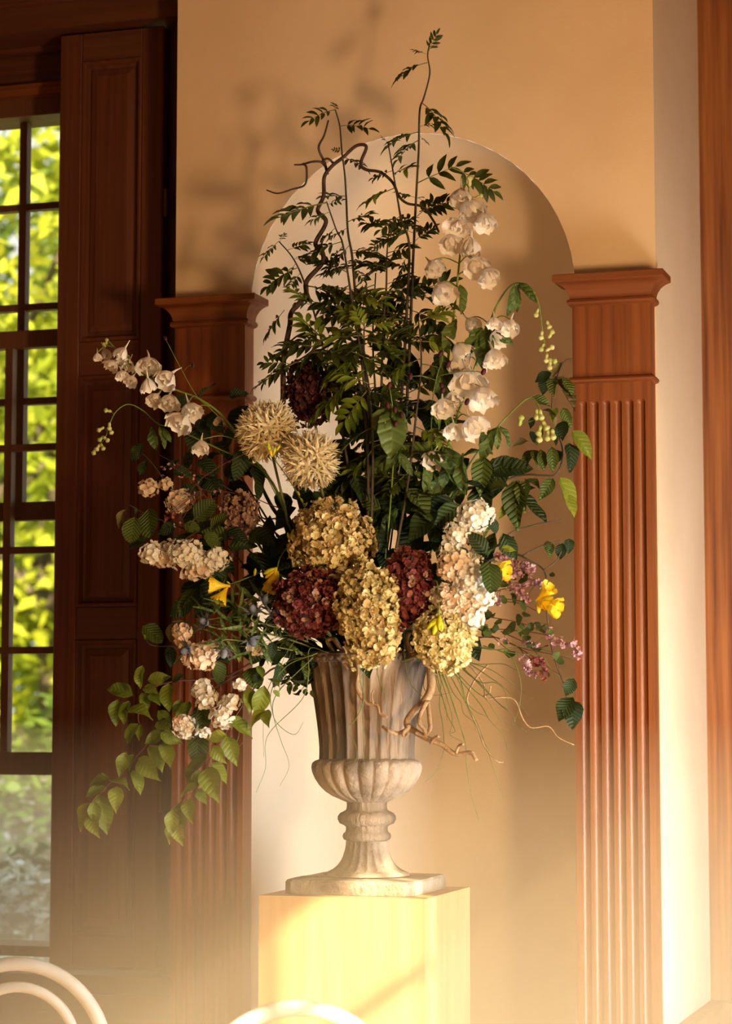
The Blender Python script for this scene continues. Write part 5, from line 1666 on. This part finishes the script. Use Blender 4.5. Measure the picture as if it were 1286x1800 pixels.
vine = thing('round_leaved_vine', P(*mouth(45)), 'wiry vine with small round green leaves right of the snowballs', 'vine', 'wiry trailing vines')
lines = [[P(p[0], p[1], -0.385 - 0.1 * k / 5) if len(p) == 2 else P(*p) for k, p in enumerate(q)] for q in
         ([mouth(45), (790, 1100), (840, 1085), (880, 1088), (930, 1100), (975, 1125)], [(820, 1095), (870, 1120), (920, 1140), (970, 1150), (1005, 1158)], [(830, 1080), (870, 1060), (910, 1060), (945, 1075)], [(850, 1105), (890, 1140), (910, 1150)], [(880, 1110), (930, 1135), (960, 1170), (990, 1190)])]
for k, q in enumerate(lines):
    stem_part(vine, q, 0.0013 if k else 0.0018, 0.0007, 'stem_wine', 'stem' if k == 0 else 'tendril', 5)
for (x, y) in J_([(190, 720), (220, 790), (260, 700), (310, 810), (350, 880), (300, 940), (400, 900), (430, 880), (600, 770), (570, 840), (610, 760), (660, 850), (600, 900), (650, 960), (590, 960), (720, 830), (740, 850), (800, 860), (830, 900), (780, 900), (690, 820), (640, 660), (500, 610),
                  (510, 340), (580, 340), (600, 360), (440, 400), (390, 420), (400, 530), (470, 510), (430, 560), (930, 910), (980, 1210), (960, 1240), (930, 1150), (700, 1090), (730, 1080), (680, 1090), (500, 1130), (450, 1110), (300, 1060), (450, 1010), (870, 1080), (740, 650), (800, 690), (200, 900), (240, 920), (160, 700), (180, 830)]):
    a, s = RNG.uniform(0, 360), RNG.uniform(10, 15)
    leaf2(vine, RNG.choice(ROUND), x, y, x + s * math.cos(R(a)), y - s * math.sin(R(a)), -0.47 + RNG.uniform(-0.03, 0.03), 1.1)
vine2 = thing('round_leaved_vine', P(*mouth(-40)), 'wiry vine with tiny dark round leaves left of the urn rim', 'vine', 'wiry trailing vines')
for k, q in enumerate(([mouth(-40), (560, 1160), (530, 1185), (505, 1215)], [(545, 1175), (535, 1205), (520, 1222)], [(530, 1185), (510, 1195), (490, 1212)])):
    stem_part(vine2, [P(p[0], p[1], -0.40 - 0.02 * i) for i, p in enumerate(q)], 0.0012, 0.0006, 'stem_wine', 'stem' if k == 0 else 'tendril', 5)
for k in range(46):
    x, y = RNG.uniform(488, 556), RNG.uniform(1165, 1224)
    a, s = RNG.uniform(0, 360), RNG.uniform(6, 10)
    leaf2(vine2, ROUND[0] if k % 3 else DARKL[0], x, y, x + s * math.cos(R(a)), y - s * math.sin(R(a)), -0.46 + RNG.uniform(-0.03, 0.03), 1.3)

HEAD = MB().ball((0, 0, 0), 1.0, 7, 6, (0.8, 0.8, 1.3)).mesh('burnet_head', 'head_red', True)


def burnet(label, line, Y0, Y1, heads, s=5):
    lw = poly(line, Y0, Y1)
    t = thing('burnet', lw[0], label, 'burnet', 'wiry burnet stems with dark heads')
    stem_part(t, lw, 0.0013, 0.0007, 'stem_green')
    sp = spline(lw, 6)
    for (x, y) in heads:
        c = P(x, y, Y1 - 0.01)
        q = min(sp, key=lambda p: (p - c).length + max(0, p.z - c.z))
        stem_part(t, [q, (q + c) / 2 + V((0, 0, 0.006)), c], 0.0007, 0.0006, 'stem_green', 'stalk', 4, 3)
        put('burnet_head', HEAD, t, c, Matrix.Rotation(RNG.uniform(-0.5, 0.5), 3, 'Y'), s / 697)
    return t


burnet('burnet with dark red heads in front of the limp olive leaf', [(650, 1168)] + B_([(730, 1000), (710, 900), (700, 800), (685, 700), (680, 670)]), UY, -0.56, B_([(680, 662), (672, 752), (705, 772), (735, 796), (708, 836)]))
burnet('burnet with dark red heads just left of the right white bells', [(670, 1168), (750, 900)] + B_([(870, 780), (890, 640), (920, 540)]), UY, -0.56, B_([(775, 622), (916, 664), (945, 566), (910, 520), (1030, 736), (1105, 600), (922, 684)]))
burnet('long wiry burnet stalk rising left past the dark capital', [(620, 1168), (500, 900)] + C_([(800, 610), (640, 430), (555, 350), (480, 220), (415, 95)]), UY, -0.50, C_([(413, 90), (538, 212)]), 4)

# ------------------------------------------------------------------ trailing grass
def grass(label, blades, Y0, seed, r=0.0014, material='grass_blade'):
    rng = random.Random(seed)
    p0 = blades[0][0]
    t = thing('grass_tuft', P(p0[0], p0[1], Y0), label, 'grass', 'tufts of trailing grass')
    for q in blades:
        d = rng.uniform(-0.08, 0.04)
        sp = spline([P(p[0], p[1], Y0 + d * k / len(q)) for k, p in enumerate(q)], 6)
        m = len(sp)
        MB().tube(sp, [r * (1 - 0.75 * k / m) for k in range(m)], 4).build('blade', material, t, smooth=True)
    return t


bl = [I_(q) for q in ([(240, 150), (330, 320), (400, 520), (470, 740), (480, 900), (510, 1100), (567, 1292)], [(400, 150), (480, 450), (560, 620), (620, 780), (680, 950), (742, 1140)], [(600, 60), (780, 130), (840, 230), (866, 350), (855, 480), (808, 632)],
                      [(300, 120), (420, 150), (560, 190), (740, 190), (850, 238), (1000, 235), (1080, 277)], [(320, 130), (470, 170), (650, 230), (760, 300), (860, 370), (955, 436)], [(250, 130), (300, 300), (290, 480), (310, 600), (320, 720), (320, 800), (260, 960), (190, 1020)],
                      [(280, 140), (380, 380), (440, 460), (460, 540), (530, 600), (545, 660)], [(300, 150), (450, 420), (540, 520), (620, 560)], [(340, 130), (560, 310), (680, 320), (750, 380), (775, 515)], [(360, 140), (580, 330), (700, 460), (770, 510)],
                      [(300, 130), (520, 360), (620, 440), (700, 560), (775, 660)], [(290, 130), (560, 450), (640, 580), (740, 690), (770, 800)], [(250, 140), (340, 420), (380, 580), (360, 680)], [(240, 140), (310, 420), (350, 560), (400, 660), (365, 690), (470, 750)],
                      [(260, 150), (270, 320), (330, 480), (345, 590)], [(420, 130), (640, 280), (740, 350), (860, 480), (915, 555)], [(380, 140), (700, 460), (800, 540), (830, 610), (905, 670)], [(500, 60), (680, 90), (900, 60), (1100, 110), (1240, 150)], [(480, 50), (800, 110), (1000, 130), (1080, 230), (1170, 320)],
                      [(230, 150), (190, 260), (180, 360), (250, 410), (380, 390)], [(40, -60), (45, 150), (80, 320), (160, 410), (200, 440)], [(300, 140), (420, 300), (480, 480), (600, 730), (640, 800)], [(270, 150), (350, 360), (430, 600), (465, 740)])]
grass('tuft of trailing grass spilling right of the urn', bl, -0.50, 3)
bl = [D_(q) for q in ([(1180, 380), (1110, 290), (1020, 310), (960, 380), (925, 480), (900, 560)], [(1150, 380), (1065, 360), (1060, 480), (1030, 590), (900, 720), (865, 790), (865, 900), (823, 1012)], [(1100, 380), (960, 440), (890, 560), (905, 680), (940, 790), (972, 890), (930, 982)],
                      [(1080, 390), (950, 430), (870, 560), (855, 700), (858, 850)], [(1080, 400), (920, 560), (900, 660), (940, 720), (1000, 748), (1037, 692)], [(1100, 330), (1000, 290), (900, 330), (820, 350)], [(1060, 330), (960, 300), (860, 330)], [(1160, 300), (1000, 260), (880, 330)],
                      [(760, 560), (760, 700), (700, 880), (690, 945)], [(800, 600), (775, 760), (740, 810)])]
grass('tuft of trailing grass drooping left of the urn over the pale niche', bl, -0.54, 5)
bl = [H_(q) for q in ([(640, 60), (620, 200), (640, 320), (600, 420), (560, 470), (600, 560), (600, 630), (540, 700)], [(660, 60), (640, 220), (635, 400), (640, 560), (645, 740)], [(690, 80), (720, 220), (745, 300), (750, 340)], [(640, 60), (650, 150), (600, 260)])]
grass('few grass blades hanging down the front of the urn', bl, -0.58, 6)

# ------------------------------------------------------------------ scattering volume, thicker towards the floor
vN, vL = wn.nodes, wn.links
hz = vN.new('ShaderNodeVolumeScatter')
hz.inputs['Color'].default_value = (1.0, 0.74, 0.45, 1)
ge = vN.new('ShaderNodeNewGeometry')
sp_ = vN.new('ShaderNodeSeparateXYZ')
vL.new(ge.outputs['Position'], sp_.inputs[0])
mr_ = vN.new('ShaderNodeMapRange')
mr_.inputs['From Min'].default_value, mr_.inputs['From Max'].default_value = 1.46, 0.7
mr_.inputs['To Max'].default_value = 0.24
vL.new(sp_.outputs['Z'], mr_.inputs['Value'])
vL.new(mr_.outputs['Result'], hz.inputs['Density'])
vL.new(hz.outputs['Volume'], vN['World Output'].inputs['Volume'])
world.cycles.volume_step_size = 0.7
scene.cycles.volume_max_steps = 11
scene.cycles.volume_bounces = 0
